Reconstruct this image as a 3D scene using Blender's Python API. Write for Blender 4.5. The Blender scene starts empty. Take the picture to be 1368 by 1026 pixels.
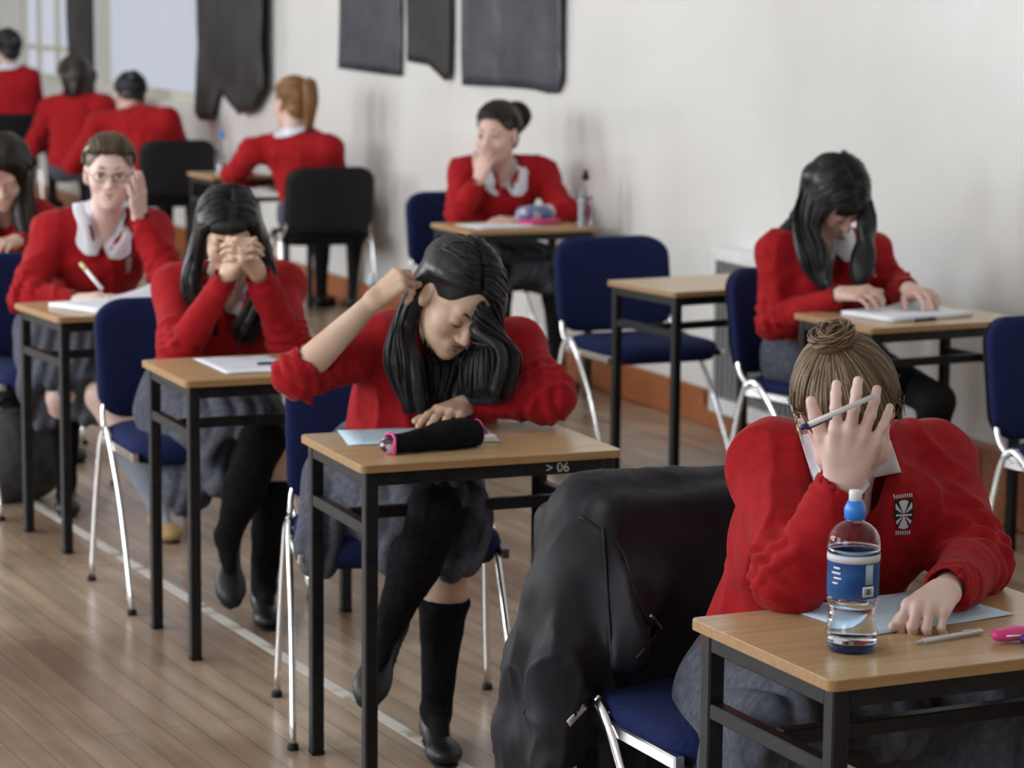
import bpy, math, random
import numpy as np
from mathutils import Vector, Matrix

random.seed(7)
rng = np.random.default_rng(7)
SC = bpy.context.scene
COL = SC.collection

# ------------------------------------------------------------------ camera
F, PITCH, CH, ROLL = 3500.0, 0.147101, 1.70973, 0.0089
cam_d = bpy.data.cameras.new('camera')
cam = bpy.data.objects.new('camera', cam_d)
COL.objects.link(cam)
cam_d.sensor_width = 36.0
cam_d.lens = F * 36.0 / 1368.0
cam_d.clip_start = 0.05
cam_d.clip_end = 100
cam.matrix_world = Matrix.Translation((0, 0, CH)) @ Matrix.Rotation(math.pi / 2 - PITCH, 4, 'X') @ Matrix.Rotation(ROLL, 4, 'Z')
cam_d.dof.use_dof = True
cam_d.dof.focus_distance = 4.45
cam_d.dof.aperture_fstop = 6.0
SC.camera = cam

# ------------------------------------------------------------------ world, exposure
w = bpy.data.worlds.new('overcast_sky')
SC.world = w
w.use_nodes = True
w.node_tree.nodes['Background'].inputs[0].default_value = (0.80, 0.88, 1.0, 1)
w.node_tree.nodes['Background'].inputs[1].default_value = 0.18
SC.view_settings.view_transform = 'Standard'
SC.view_settings.look = 'None'
SC.view_settings.gamma = 1
SC.view_settings.use_curve_mapping = False
SC.view_settings.exposure = 0.0
SC.cycles.use_denoising = True
SC.cycles.max_bounces = 14
SC.cycles.diffuse_bounces = 5
SC.cycles.glossy_bounces = 4
SC.cycles.transmission_bounces = 14
SC.cycles.transparent_max_bounces = 8
SC.cycles.caustics_refractive = False
SC.cycles.caustics_reflective = False

# the room's own axes: E runs across to the right wall, N runs along it away from us
TH = 0.40
E = np.array([math.cos(TH), math.sin(TH), 0.0])
N = np.array([-math.sin(TH), math.cos(TH), 0.0])
Z = np.array([0, 0, 1.0])
FD = -N                                                # the way the pupils face


def room(s, t, z=0.0):
    return E * s + N * t + Z * z


WALL_S, CEIL = 4.82, 4.4


def area(name, loc, direction, sx, sy, power, color):
    l = bpy.data.lights.new(name, 'AREA')
    l.shape = 'RECTANGLE'
    l.size, l.size_y = sx, sy
    l.energy = power
    l.color = color
    o = bpy.data.objects.new(name, l)
    o.location = Vector(loc)
    o.rotation_euler = Vector(direction).to_track_quat('-Z', 'Y').to_euler()
    COL.objects.link(o)
    return o


# daylight entering by the tall windows of the left wall
for t, pw in ((1.0, 90), (5.2, 150), (9.4, 235), (13.6, 235), (17.8, 205)):
    area('window_daylight', room(-3.9, t, 2.45), E - Z * 0.10, 2.4, 2.5, pw, (0.93, 0.97, 1.0))
for s in (-1.5, 2.2):  # weak fill lamps added before the windowless wall behind us
    area('window_daylight', room(s, -2.9, 2.5), N - Z * 0.10, 2.4, 2.4, 8, (0.96, 0.98, 1.0))


# ------------------------------------------------------------------ pixel <-> place helpers
def ray(u, v):
    u -= 684.0
    v -= 513.0
    c, s = math.cos(ROLL), math.sin(ROLL)
    u, v = u * c + v * s, -u * s + v * c
    c, s = math.cos(PITCH), math.sin(PITCH)
    up = -v / F
    return np.array([u / F, c + up * s, -s + up * c])


O = np.array([0, 0, CH])


def J(u, v, y):
    d = ray(u, v)
    return O + d * (y / d[1])


def atz(u, v, z):
    d = ray(u, v)
    return O + d * ((z - CH) / d[2])


def onwall(u, v, s=None):
    s = WALL_S if s is None else s
    d = ray(u, v)
    return O + d * ((s - O @ E) / (d @ E))


def reach(A, u, v, L, near=True):
    """point on the sight line of (u,v) at distance L from A"""
    d = ray(u, v)
    d = d / np.linalg.norm(d)
    m = A - O
    t = m @ d
    h = m @ m - t * t
    q = L * L - h
    r = math.sqrt(q) if q > 0 else 0
    return O + d * (t - r if near else t + r)


def unit(v):
    v = np.asarray(v, float)
    return v / (np.linalg.norm(v) + 1e-12)


# ------------------------------------------------------------------ object helpers
def mesh_obj(name, verts, faces, mat, parent=None, smooth=True, local=False):
    me = bpy.data.meshes.new(name)
    verts = np.asarray(verts, dtype=np.float32)
    if isinstance(faces, np.ndarray):
        nf, k = faces.shape
        me.vertices.add(len(verts))
        me.vertices.foreach_set('co', verts.ravel())
        me.loops.add(nf * k)
        me.loops.foreach_set('vertex_index', faces.astype(np.int32).ravel())
        me.polygons.add(nf)
        me.polygons.foreach_set('loop_start', np.arange(0, nf * k, k, dtype=np.int32))
        me.update(calc_edges=True)
    else:
        me.from_pydata([tuple(map(float, v)) for v in verts], [], [tuple(f) for f in faces])
    me.validate()
    if smooth:
        me.polygons.foreach_set('use_smooth', [True] * len(me.polygons))
    mats = mat if isinstance(mat, (list, tuple)) else [mat]
    for m in mats:
        me.materials.append(m)
    o = bpy.data.objects.new(name, me)
    COL.objects.link(o)
    if parent is not None:
        o.parent = parent
        if not local:
            root = parent
            if parent.type == 'EMPTY':
                o.matrix_parent_inverse = root.matrix_basis.inverted()
    return o


def tag(o, label=None, cat=None, group=None, kind=None):
    if label:
        o['label'] = label
    if cat:
        o['category'] = cat
    if group:
        o['group'] = group
    if kind:
        o['kind'] = kind
    return o


def empty(name, loc, rotz=0.0):
    o = bpy.data.objects.new(name, None)
    o.location = Vector([float(c) for c in loc])
    o.rotation_euler = (0, 0, rotz)
    o.empty_display_size = 0.1
    COL.objects.link(o)
    # matrix_basis is derived from location and rotation at once
    return o


def dup(root, loc, rotz):
    r = root.copy()
    COL.objects.link(r)
    r.location = Vector([float(c) for c in loc])
    r.rotation_euler = (0, 0, rotz)
    for ch in list(root.children):
        c = ch.copy()
        COL.objects.link(c)
        c.parent = r
        for g in list(ch.children):
            d = g.copy()
            COL.objects.link(d)
            d.parent = c
    return r


class MB:
    """collects verts and faces of one mesh"""

    def __init__(s):
        s.v = []
        s.f = []

    def add(s, vs, fs):
        o = len(s.v)
        s.v += [tuple(map(float, q)) for q in vs]
        s.f += [tuple(i + o for i in f) for f in fs]
        return s

    def box(s, c, half, R=None, bev=0.0):
        R = np.eye(3) if R is None else np.asarray(R)
        c = np.asarray(c, float)
        h = np.asarray(half, float)
        if bev <= 0:
            vs = [c + R.T @ (np.array([x, y, z]) * h) for x in (-1, 1) for y in (-1, 1) for z in (-1, 1)]
            fs = [(0, 1, 3, 2), (4, 6, 7, 5), (0, 4, 5, 1), (2, 3, 7, 6), (0, 2, 6, 4), (1, 5, 7, 3)]
            return s.add(vs, fs)
        # chamfered box
        vs = []
        idx = {}
        for x in (-1, 1):
            for y in (-1, 1):
                for z in (-1, 1):
                    for a in range(3):
                        p = np.array([x, y, z]) * (h - bev)
                        p[a] = (x, y, z)[a] * h[a]
                        idx[(x, y, z, a)] = len(vs)
                        vs.append(c + R.T @ p)
        fs = []
        for a in range(3):
            b, d = [(1, 2), (2, 0), (0, 1)][a]
            for sg in (-1, 1):
                loop = []
                for q in ((-1, -1), (1, -1), (1, 1), (-1, 1)):
                    k = [0, 0, 0]
                    k[a] = sg
                    k[b], k[d] = q
                    loop.append(idx[(k[0], k[1], k[2], a)])
                fs.append(loop if sg > 0 else loop[::-1])
        for a in range(3):              # edges along axis a
            b, d = [(1, 2), (2, 0), (0, 1)][a]
            for sb in (-1, 1):
                for sd in (-1, 1):
                    def k(sa, face):
                        t = [0, 0, 0]
                        t[a] = sa
                        t[b] = sb
                        t[d] = sd
                        return idx[(t[0], t[1], t[2], face)]
                    q = [k(-1, b), k(1, b), k(1, d), k(-1, d)]
                    fs.append(q if sb * sd < 0 else q[::-1])
        for x in (-1, 1):
            for y in (-1, 1):
                for z in (-1, 1):
                    q = [idx[(x, y, z, 0)], idx[(x, y, z, 1)], idx[(x, y, z, 2)]]
                    fs.append(q if x * y * z > 0 else q[::-1])
        return s.add(vs, fs)

    def tube(s, pts, r, n=10, flat=None, cap=True):
        """swept tube; r number or list; flat=(axis vector, factor) squashes the section"""
        pts = [np.asarray(p, float) for p in pts]
        m = len(pts)
        rs = [r] * m if np.isscalar(r) else list(r)
        up = np.array([0.1, 0.2, 1.0])
        base = len(s.v)
        prev = None
        for i, p in enumerate(pts):
            t = unit(pts[min(i + 1, m - 1)] - pts[max(i - 1, 0)])
            if prev is None:
                a = unit(np.cross(t, up if abs(t @ unit(up)) < .95 else np.array([1, 0, 0.])))
            else:
                a = unit(prev - t * (prev @ t))
            prev = a
            b = np.cross(t, a)
            for k in range(n):
                q = 2 * math.pi * k / n
                off = (a * math.cos(q) + b * math.sin(q)) * rs[i]
                if flat is not None:
                    ax = unit(flat[0])
                    off = off - ax * (off @ ax) * (1 - flat[1])
                s.v.append(tuple(p + off))
        for i in range(m - 1):
            for k in range(n):
                k2 = (k + 1) % n
                s.f.append((base + i * n + k, base + i * n + k2, base + (i + 1) * n + k2, base + (i + 1) * n + k))
        if cap:
            s.f.append(tuple(base + k for k in range(n))[::-1])
            s.f.append(tuple(base + (m - 1) * n + k for k in range(n)))
        return s

    def lathe(s, c, prof, n=28, R=None):
        """prof: list of (radius, height); axis local z"""
        R = np.eye(3) if R is None else np.asarray(R)
        c = np.asarray(c, float)
        base = len(s.v)
        for (r, h) in prof:
            for k in range(n):
                q = 2 * math.pi * k / n
                s.v.append(tuple(c + R.T @ np.array([r * math.cos(q), r * math.sin(q), h])))
        for i in range(len(prof) - 1):
            for k in range(n):
                k2 = (k + 1) % n
                s.f.append((base + i * n + k, base + i * n + k2, base + (i + 1) * n + k2, base + (i + 1) * n + k))
        s.f.append(tuple(base + k for k in range(n))[::-1])
        m = len(prof)
        s.f.append(tuple(base + (m - 1) * n + k for k in range(n)))
        return s

    def prism(s, poly, z0, z1, xf=None):
        """extruded outline (list of x,y); xf maps (x,y,z)->place"""
        xf = xf or (lambda p: p)
        n = len(poly)
        vs = [xf(np.array([x, y, z0])) for x, y in poly] + [xf(np.array([x, y, z1])) for x, y in poly]
        fs = [tuple(range(n))[::-1], tuple(range(n, 2 * n))]
        fs += [(i, (i + 1) % n, n + (i + 1) % n, n + i) for i in range(n)]
        return s.add(vs, fs)

    def build(s, name, mat, parent=None, smooth=False, local=False):
        return mesh_obj(name, s.v, s.f, mat, parent, smooth, local)


def spline(pts, n=8):
    """Catmull-Rom through pts"""
    P = [np.asarray(p, float) for p in pts]
    P = [2 * P[0] - P[1]] + P + [2 * P[-1] - P[-2]]
    out = []
    for i in range(1, len(P) - 2):
        for k in range(n):
            t = k / n
            a, b, c, d = P[i - 1], P[i], P[i + 1], P[i + 2]
            out.append(0.5 * ((2 * b) + (c - a) * t + (2 * a - 5 * b + 4 * c - d) * t * t + (3 * b - a - 3 * c + d) * t ** 3))
    out.append(P[-2])
    return out


def rrect(w, h, r, n=5):
    out = []
    for cx, cy, a0 in ((w - r, h - r, 0), (-w + r, h - r, 90), (-w + r, -h + r, 180), (w - r, -h + r, 270)):
        for k in range(n + 1):
            a = math.radians(a0 + 90 * k / n)
            out.append((cx + r * math.cos(a), cy + r * math.sin(a)))
    return out


# ------------------------------------------------------------------ implicit modelling: blended limbs and cloth
def vnoise(p, freq, seed=0):
    """smooth value noise in -1..1"""
    q = p * freq + seed * 17.13
    i = np.floor(q).astype(np.int64)
    f = q - i
    f = f * f * (3 - 2 * f)
    res = 0
    for dx in (0, 1):
        for dy in (0, 1):
            for dz in (0, 1):
                h = (i[:, 0] + dx) * 73856093 ^ (i[:, 1] + dy) * 19349663 ^ (i[:, 2] + dz) * 83492791
                h = ((h ^ (h >> 13)) * 1274126177) & 0xffffffff
                val = ((h >> 8) & 0xffff) / 32767.5 - 1
                wx = f[:, 0] if dx else 1 - f[:, 0]
                wy = f[:, 1] if dy else 1 - f[:, 1]
                wz = f[:, 2] if dz else 1 - f[:, 2]
                res = res + val * wx * wy * wz
    return res


def frame(z, x):
    """rows: x, y, z axes, z kept"""
    z = unit(z)
    x = np.asarray(x, float)
    x = unit(x - z * (x @ z))
    return np.array([x, np.cross(z, x), z])


class SDF:
    def __init__(s):
        s.ops = []

    def cap(s, a, b, ra, rb=None, k=.02, flat=None, sub=False):
        a, b = np.asarray(a, float), np.asarray(b, float)
        rb = ra if rb is None else rb
        R = max(ra, rb) * (max(1, flat[1]) if flat else 1)
        lo, hi = np.minimum(a, b) - R, np.maximum(a, b) + R
        if flat:
            ax, fac = unit(flat[0]), flat[1]

        def f(p):
            d = p - a
            ab = b - a
            if flat:
                S = np.eye(3) + np.outer(ax, ax) * (1 / fac - 1)
                d = d @ S
                ab = ab @ S
            t = np.clip((d @ ab) / (ab @ ab + 1e-12), 0, 1)
            dd = np.linalg.norm(d - t[..., None] * ab, axis=-1) - (ra + (rb - ra) * t)
            return dd * (min(1, fac) if flat else 1)
        s.ops.append((f, lo, hi, k, sub))
        return s

    def path(s, pts, rs, k=.02, flat=None):
        for i in range(len(pts) - 1):
            s.cap(pts[i], pts[i + 1], rs[i], rs[i + 1], k, flat)
        return s

    def ell(s, c, r, R=None, k=.02, sub=False):
        c, r = np.asarray(c, float), np.asarray(r, float)
        R = np.eye(3) if R is None else np.asarray(R)
        ext = np.sqrt(((R * r[:, None]) ** 2).sum(0))

        def f(p):
            q = (p - c) @ R.T
            k0 = np.linalg.norm(q / r, axis=-1)
            k1 = np.linalg.norm(q / (r * r), axis=-1)
            return k0 * (k0 - 1) / np.maximum(k1, 1e-9)
        s.ops.append((f, c - ext, c + ext, k, sub))
        return s

    def box(s, c, half, R=None, rnd=.01, k=.02, sub=False):
        c, half = np.asarray(c, float), np.asarray(half, float)
        R = np.eye(3) if R is None else np.asarray(R)
        ext = np.abs(R.T) @ half

        def f(p):
            q = np.abs((p - c) @ R.T) - (half - rnd)
            return np.linalg.norm(np.maximum(q, 0), axis=-1) + np.minimum(q.max(-1), 0) - rnd
        s.ops.append((f, c - ext, c + ext, k, sub))
        return s

    def half(s, c, n, k=.005):
        """cut away everything on the side n points to"""
        c, n = np.asarray(c, float), unit(n)
        s.ops.append((lambda p: -((p - c) @ n), None, None, k, True))
        return s

    def surf(s, vox, smooth=2, disp=None):
        los = [o[1] for o in s.ops if not o[4]]
        his = [o[2] for o in s.ops if not o[4]]
        lo = np.min(los, 0) - 3 * vox
        hi = np.max(his, 0) + 3 * vox
        n = np.ceil((hi - lo) / vox).astype(int) + 1
        ax = [lo[i] + vox * np.arange(n[i]) for i in range(3)]
        G = np.full(n, 1.0, dtype=np.float32)
        for f, a, b, k, sub in s.ops:
            if a is None:
                i0, i1 = np.zeros(3, int), n
            else:
                m = k + 3 * vox
                i0 = np.clip(np.floor((a - m - lo) / vox).astype(int), 0, n)
                i1 = np.clip(np.ceil((b + m - lo) / vox).astype(int) + 1, 0, n)
            if np.any(i1 <= i0):
                continue
            sl = tuple(slice(i0[i], i1[i]) for i in range(3))
            g = np.stack(np.meshgrid(ax[0][sl[0]], ax[1][sl[1]], ax[2][sl[2]], indexing='ij'), -1)
            d = f(g)
            c = G[sl]
            if sub:
                d = -d
                h = np.maximum(k - np.abs(c - d), 0) / k
                G[sl] = np.maximum(c, d) + h * h * k * .25
            else:
                h = np.maximum(k - np.abs(c - d), 0) / k
                G[sl] = np.minimum(c, d) - h * h * k * .25
        return nets(G, lo, vox, smooth, disp)


def nets(G, lo, vox, smooth, disp):
    ins = G < 0
    nx, ny, nz = G.shape
    cnt = np.zeros((nx - 1, ny - 1, nz - 1), np.int8)
    for dx in (0, 1):
        for dy in (0, 1):
            for dz in (0, 1):
                cnt += ins[dx:nx - 1 + dx, dy:ny - 1 + dy, dz:nz - 1 + dz]
    act = (cnt > 0) & (cnt < 8)
    ci = np.argwhere(act)
    idx = -np.ones(act.shape, np.int64)
    idx[act] = np.arange(len(ci))
    acc = np.zeros((len(ci), 3))
    num = np.zeros(len(ci))
    for a in range(3):
        b, c = [q for q in range(3) if q != a]
        for sb in (0, 1):
            for sc in (0, 1):
                o0 = np.zeros(3, int)
                o0[b], o0[c] = sb, sc
                o1 = o0.copy()
                o1[a] = 1
                p0, p1 = ci + o0, ci + o1
                v0 = G[p0[:, 0], p0[:, 1], p0[:, 2]]
                v1 = G[p1[:, 0], p1[:, 1], p1[:, 2]]
                m = (v0 < 0) != (v1 < 0)
                t = np.where(m, v0 / np.where(m, v0 - v1, 1), 0)
                q = p0 + (p1 - p0) * t[:, None]
                acc[m] += q[m]
                num[m] += 1
    V = lo + vox * acc / np.maximum(num, 1)[:, None]
    Q = []
    for a in range(3):
        b, c = [(1, 2), (2, 0), (0, 1)][a]
        sl0 = [slice(None)] * 3
        sl1 = [slice(None)] * 3
        sl0[a] = slice(0, -1)
        sl1[a] = slice(1, None)
        i0 = ins[tuple(sl0)]
        i1 = ins[tuple(sl1)]
        for way in (0, 1):
            e = np.argwhere(i0 & ~i1) if way == 0 else np.argwhere(~i0 & i1)
            e = e[(e[:, b] > 0) & (e[:, c] > 0) & (e[:, b] < G.shape[b] - 1) & (e[:, c] < G.shape[c] - 1)]
            ring = []
            for (ob, oc) in ((-1, -1), (0, -1), (0, 0), (-1, 0)):
                q = e.copy()
                q[:, b] += ob
                q[:, c] += oc
                ring.append(idx[q[:, 0], q[:, 1], q[:, 2]])
            ring = np.stack(ring, 1)
            Q.append(ring if way == 0 else ring[:, ::-1])
    Q = np.concatenate(Q)
    Q = Q[(Q >= 0).all(1)]
    for _ in range(smooth):
        V = relax(V, Q)
    if disp is not None:
        V = V + normals(V, Q) * disp(V)[:, None]
    return V, Q


def relax(V, Q, w=.5):
    S = np.zeros_like(V)
    c = np.zeros(len(V))
    for i in range(4):
        a, b = Q[:, i], Q[:, (i + 1) % 4]
        for k in range(3):
            S[:, k] += np.bincount(a, V[b, k], len(V)) + np.bincount(b, V[a, k], len(V))
        c += np.bincount(a, minlength=len(V)) + np.bincount(b, minlength=len(V))
    return V * (1 - w) + w * S / np.maximum(c, 1)[:, None]


def normals(V, Q):
    n = np.cross(V[Q[:, 2]] - V[Q[:, 0]], V[Q[:, 3]] - V[Q[:, 1]])
    out = np.zeros_like(V)
    for i in range(4):
        for k in range(3):
            out[:, k] += np.bincount(Q[:, i], n[:, k], len(V))
    return out / (np.linalg.norm(out, axis=1, keepdims=True) + 1e-12)


def join(*VQ):
    V, Q, o = [], [], 0
    for v, q in VQ:
        V.append(v)
        Q.append(q + o)
        o += len(v)
    return np.concatenate(V), np.concatenate(Q)


# ------------------------------------------------------------------ materials
def mat(name, col, rough=.6, metal=0.0, **kw):
    m = bpy.data.materials.new(name)
    m.use_nodes = True
    b = m.node_tree.nodes['Principled BSDF']
    b.inputs['Base Color'].default_value = (*col, 1)
    b.inputs['Roughness'].default_value = rough
    b.inputs['Metallic'].default_value = metal
    for k, v in kw.items():
        b.inputs[k].default_value = v
    return m


def nd(m, t, **kw):
    n = m.node_tree.nodes.new(t)
    for k, v in kw.items():
        if isinstance(k, str) and hasattr(n, k):
            setattr(n, k, v)
    return n


def noise_col(m, c1, c2, scale=5.0, detail=4, stretch=(1, 1, 1), rot=(0, 0, 0), lo=.35, hi=.65, bump=0.0, bscale=None, bdist=.002, src='Object'):
    """two-tone procedural colour with optional bump"""
    t = m.node_tree
    b = t.nodes['Principled BSDF']
    tc = nd(m, 'ShaderNodeTexCoord')
    mp = nd(m, 'ShaderNodeMapping')
    mp.inputs['Scale'].default_value = stretch
    mp.inputs['Rotation'].default_value = rot
    t.links.new(tc.outputs[src], mp.inputs[0])
    n = nd(m, 'ShaderNodeTexNoise')
    n.inputs['Scale'].default_value = scale
    n.inputs['Detail'].default_value = detail
    t.links.new(mp.outputs[0], n.inputs['Vector'])
    r = nd(m, 'ShaderNodeValToRGB')
    r.color_ramp.elements[0].position = lo
    r.color_ramp.elements[1].position = hi
    r.color_ramp.elements[0].color = (*c1, 1)
    r.color_ramp.elements[1].color = (*c2, 1)
    t.links.new(n.outputs['Fac'], r.inputs[0])
    t.links.new(r.outputs[0], b.inputs['Base Color'])
    if bump > 0:
        n2 = nd(m, 'ShaderNodeTexNoise')
        n2.inputs['Scale'].default_value = bscale or scale * 4
        n2.inputs['Detail'].default_value = 3
        t.links.new(mp.outputs[0], n2.inputs['Vector'])
        bp = nd(m, 'ShaderNodeBump')
        bp.inputs['Strength'].default_value = bump
        bp.inputs['Distance'].default_value = bdist
        t.links.new(n2.outputs['Fac'], bp.inputs['Height'])
        t.links.new(bp.outputs[0], b.inputs['Normal'])
    return m


M = {}
M['red'] = noise_col(mat('red_wool', (.4, .01, .015), .9, **{'Sheen Weight': .06, 'Sheen Roughness': .4, 'Specular IOR Level': .25}), (.29, .005, .009), (.37, .007, .012), 40, bump=.5, bscale=420, bdist=.0012)
M['skirt'] = noise_col(mat('grey_wool', (.10, .11, .15), .95, 0, **{'Specular IOR Level': .2}), (.058, .063, .082), (.095, .102, .130), 60, bump=.3, bscale=500, bdist=.0006)
M['sock'] = noise_col(mat('black_knit', (.008, .008, .010), .95, 0, **{'Specular IOR Level': .12}), (.004, .004, .005), (.009, .009, .011), 80, bump=.3, bscale=500, bdist=.0005)
M['greysock'] = mat('grey_knit', (.22, .25, .30), .9)
M['tights'] = mat('black_tights', (.006, .006, .008), .8, 0, **{'Specular IOR Level': .2})
M['shoe'] = mat('black_leather', (.007, .0075, .010), .4, 0, **{'Specular IOR Level': .35})
M['tanshoe'] = mat('tan_suede', (.36, .24, .10), .8)
M['shirt'] = mat('white_cotton', (.72, .74, .82), .75)
M['chrome'] = mat('chrome', (.75, .76, .78), .16, 1.0)
M['steel'] = noise_col(mat('black_steel', (.008, .008, .009), .45, 0, **{'Specular IOR Level': .3}), (.006, .006, .007), (.013, .013, .014), 30)
M['plastic'] = mat('black_plastic', (.006, .006, .007), .6, 0, **{'Specular IOR Level': .25})
M['blue'] = noise_col(mat('blue_fabric', (.012, .02, .10), .95, 0, **{'Specular IOR Level': .2}), (.007, .012, .055), (.012, .020, .085), 150, bump=.3, bscale=700, bdist=.0006)
M['darkblue'] = noise_col(mat('black_fabric', (.005, .005, .007), .95, 0, **{'Specular IOR Level': .15}), (.004, .004, .005), (.008, .008, .010), 150)
M['paper'] = mat('white_paper', (.78, .82, .90), .65)
M['paperblue'] = mat('pale_blue_paper', (.55, .72, .86), .65)
M['ink'] = mat('print_ink', (.12, .12, .14), .7)
M['whiteplastic'] = mat('white_plastic', (.8, .8, .82), .35)
M['pink'] = mat('pink_plastic', (.75, .05, .25), .35)
M['purple'] = mat('purple_plastic', (.10, .03, .30), .3)
M['bluecap'] = mat('blue_plastic', (.03, .22, .75), .3)
M['navy'] = mat('navy_plastic', (.01, .02, .12), .3)
M['silver'] = mat('silver_plastic', (.62, .62, .64), .3, .4)
M['greencap'] = mat('green_plastic', (.15, .55, .12), .4)
M['clear'] = mat('clear_plastic', (.97, .985, 1.0), .03, 0, **{'Transmission Weight': 1.0, 'IOR': 1.25})
M['water'] = mat('water', (.84, .92, 1.0), .0, 0, **{'Transmission Weight': 1.0, 'IOR': 1.33})
M['label'] = noise_col(mat('blue_label', (.03, .10, .5), .4, 0, **{'Transmission Weight': .45}), (.05, .16, .60), (.10, .32, .85), 18, stretch=(1, 1, 2.5))
_t = M['label'].node_tree
_b = _t.nodes['Principled BSDF']
_b.inputs['Transmission Weight'].default_value = 0
_tr = _t.nodes.new('ShaderNodeBsdfTranslucent')
_tr.inputs[0].default_value = (.25, .45, .95, 1)
_mx = _t.nodes.new('ShaderNodeMixShader')
_mx.inputs[0].default_value = .65
_t.links.new(_b.outputs[0], _mx.inputs[1])
_t.links.new(_tr.outputs[0], _mx.inputs[2])
_t.links.new(_mx.outputs[0], _t.nodes['Material Output'].inputs[0])
M['blueclear'] = mat('blue_clear_plastic', (.05, .18, .85), .1, 0, **{'Transmission Weight': .8, 'IOR': 1.3})  # tint imitating the label's blue refracted into the bottle base
M['lips'] = mat('lips', (.42, .10, .09), .45)
M['eyewhite'] = mat('eye_white', (.75, .73, .72), .25)
M['iris'] = mat('iris', (.04, .025, .018), .2)
M['gold'] = mat('hair_clip', (.62, .58, .30), .35, .3)
M['crestblack'] = mat('crest_black', (.008, .008, .012), .8)
M['crestwhite'] = mat('crest_white', (.65, .65, .68), .8)
M['coat'] = noise_col(mat('black_coat', (.010, .010, .015), .62, 0, **{'Specular IOR Level': .3}), (.006, .006, .009), (.014, .013, .020), 9, bump=.2, bscale=90, bdist=.001)
M['zip'] = mat('zip_metal', (.6, .6, .6), .3, .9)
M['bag'] = noise_col(mat('bag_cloth', (.03, .03, .032), .8), (.024, .025, .026), (.05, .05, .052), 20)


def skin_mat(name, c, c2):
    m = noise_col(mat(name, c, .5, 0, **{'Subsurface Weight': .12, 'Subsurface Scale': .01}), c2, c, 14, bump=.12, bscale=180, bdist=.0008)
    m.node_tree.nodes['Principled BSDF'].inputs['Subsurface Radius'].default_value = (1, .35, .2)
    return m


M['skin_fair'] = skin_mat('fair_skin', (.68, .47, .39), (.62, .39, .32))
M['skin_pale'] = skin_mat('pale_skin', (.78, .58, .52), (.72, .50, .44))
M['skin_tan'] = skin_mat('warm_skin', (.66, .47, .35), (.58, .38, .27))


def hair_mat(name, dark, light, rough=.38):
    m = mat(name, dark, rough)
    t = m.node_tree
    b = t.nodes['Principled BSDF']
    g = nd(m, 'ShaderNodeNewGeometry')
    r = nd(m, 'ShaderNodeValToRGB')
    r.color_ramp.elements[0].color = (*dark, 1)
    r.color_ramp.elements[1].color = (*light, 1)
    t.links.new(g.outputs['Random Per Island'], r.inputs[0])
    t.links.new(r.outputs[0], b.inputs['Base Color'])
    b.inputs['Specular IOR Level'].default_value = .35
    return m


M['hair_black'] = hair_mat('black_hair', (.0015, .0015, .0025), (.020, .020, .024), .34)
M['hair_dark'] = hair_mat('dark_brown_hair', (.010, .007, .005), (.030, .020, .014), .4)
M['hair_fair'] = hair_mat('light_brown_hair', (.055, .032, .018), (.25, .165, .098), .45)
M['hair_ginger'] = hair_mat('auburn_hair', (.13, .055, .02), (.32, .16, .06), .42)
M['hair_brown'] = hair_mat('brown_hair', (.04, .024, .014), (.12, .075, .045), .42)


def wood_mat(name, c1, c2, c3, along, rough=.32):
    m = mat(name, c1, rough)
    t = m.node_tree
    b = t.nodes['Principled BSDF']
    tc = nd(m, 'ShaderNodeTexCoord')
    mp = nd(m, 'ShaderNodeMapping')
    mp.inputs['Scale'].default_value = (2, 40, 40) if along == 'x' else (40, 2, 40)
    t.links.new(tc.outputs['Object'], mp.inputs[0])
    n = nd(m, 'ShaderNodeTexNoise')
    n.inputs['Scale'].default_value = 1.6
    n.inputs['Detail'].default_value = 6
    n.inputs['Distortion'].default_value = .6
    t.links.new(mp.outputs[0], n.inputs['Vector'])
    r = nd(m, 'ShaderNodeValToRGB')
    r.color_ramp.elements[0].position = .3
    r.color_ramp.elements[0].color = (*c1, 1)
    r.color_ramp.elements[1].position = .72
    r.color_ramp.elements[1].color = (*c3, 1)
    e = r.color_ramp.elements.new(.5)
    e.color = (*c2, 1)
    t.links.new(n.outputs['Fac'], r.inputs[0])
    t.links.new(r.outputs[0], b.inputs['Base Color'])
    return m


M['top'] = wood_mat('beech_laminate', (.43, .285, .145), (.50, .345, .185), (.56, .40, .225), 'x', .27)
M['edge'] = wood_mat('wood_edge', (.30, .17, .07), (.37, .215, .09), (.42, .25, .11), 'x', .4)
M['skirting'] = wood_mat('varnished_skirting', (.20, .055, .014), (.30, .09, .022), (.38, .13, .035), 'x', .35)


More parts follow.
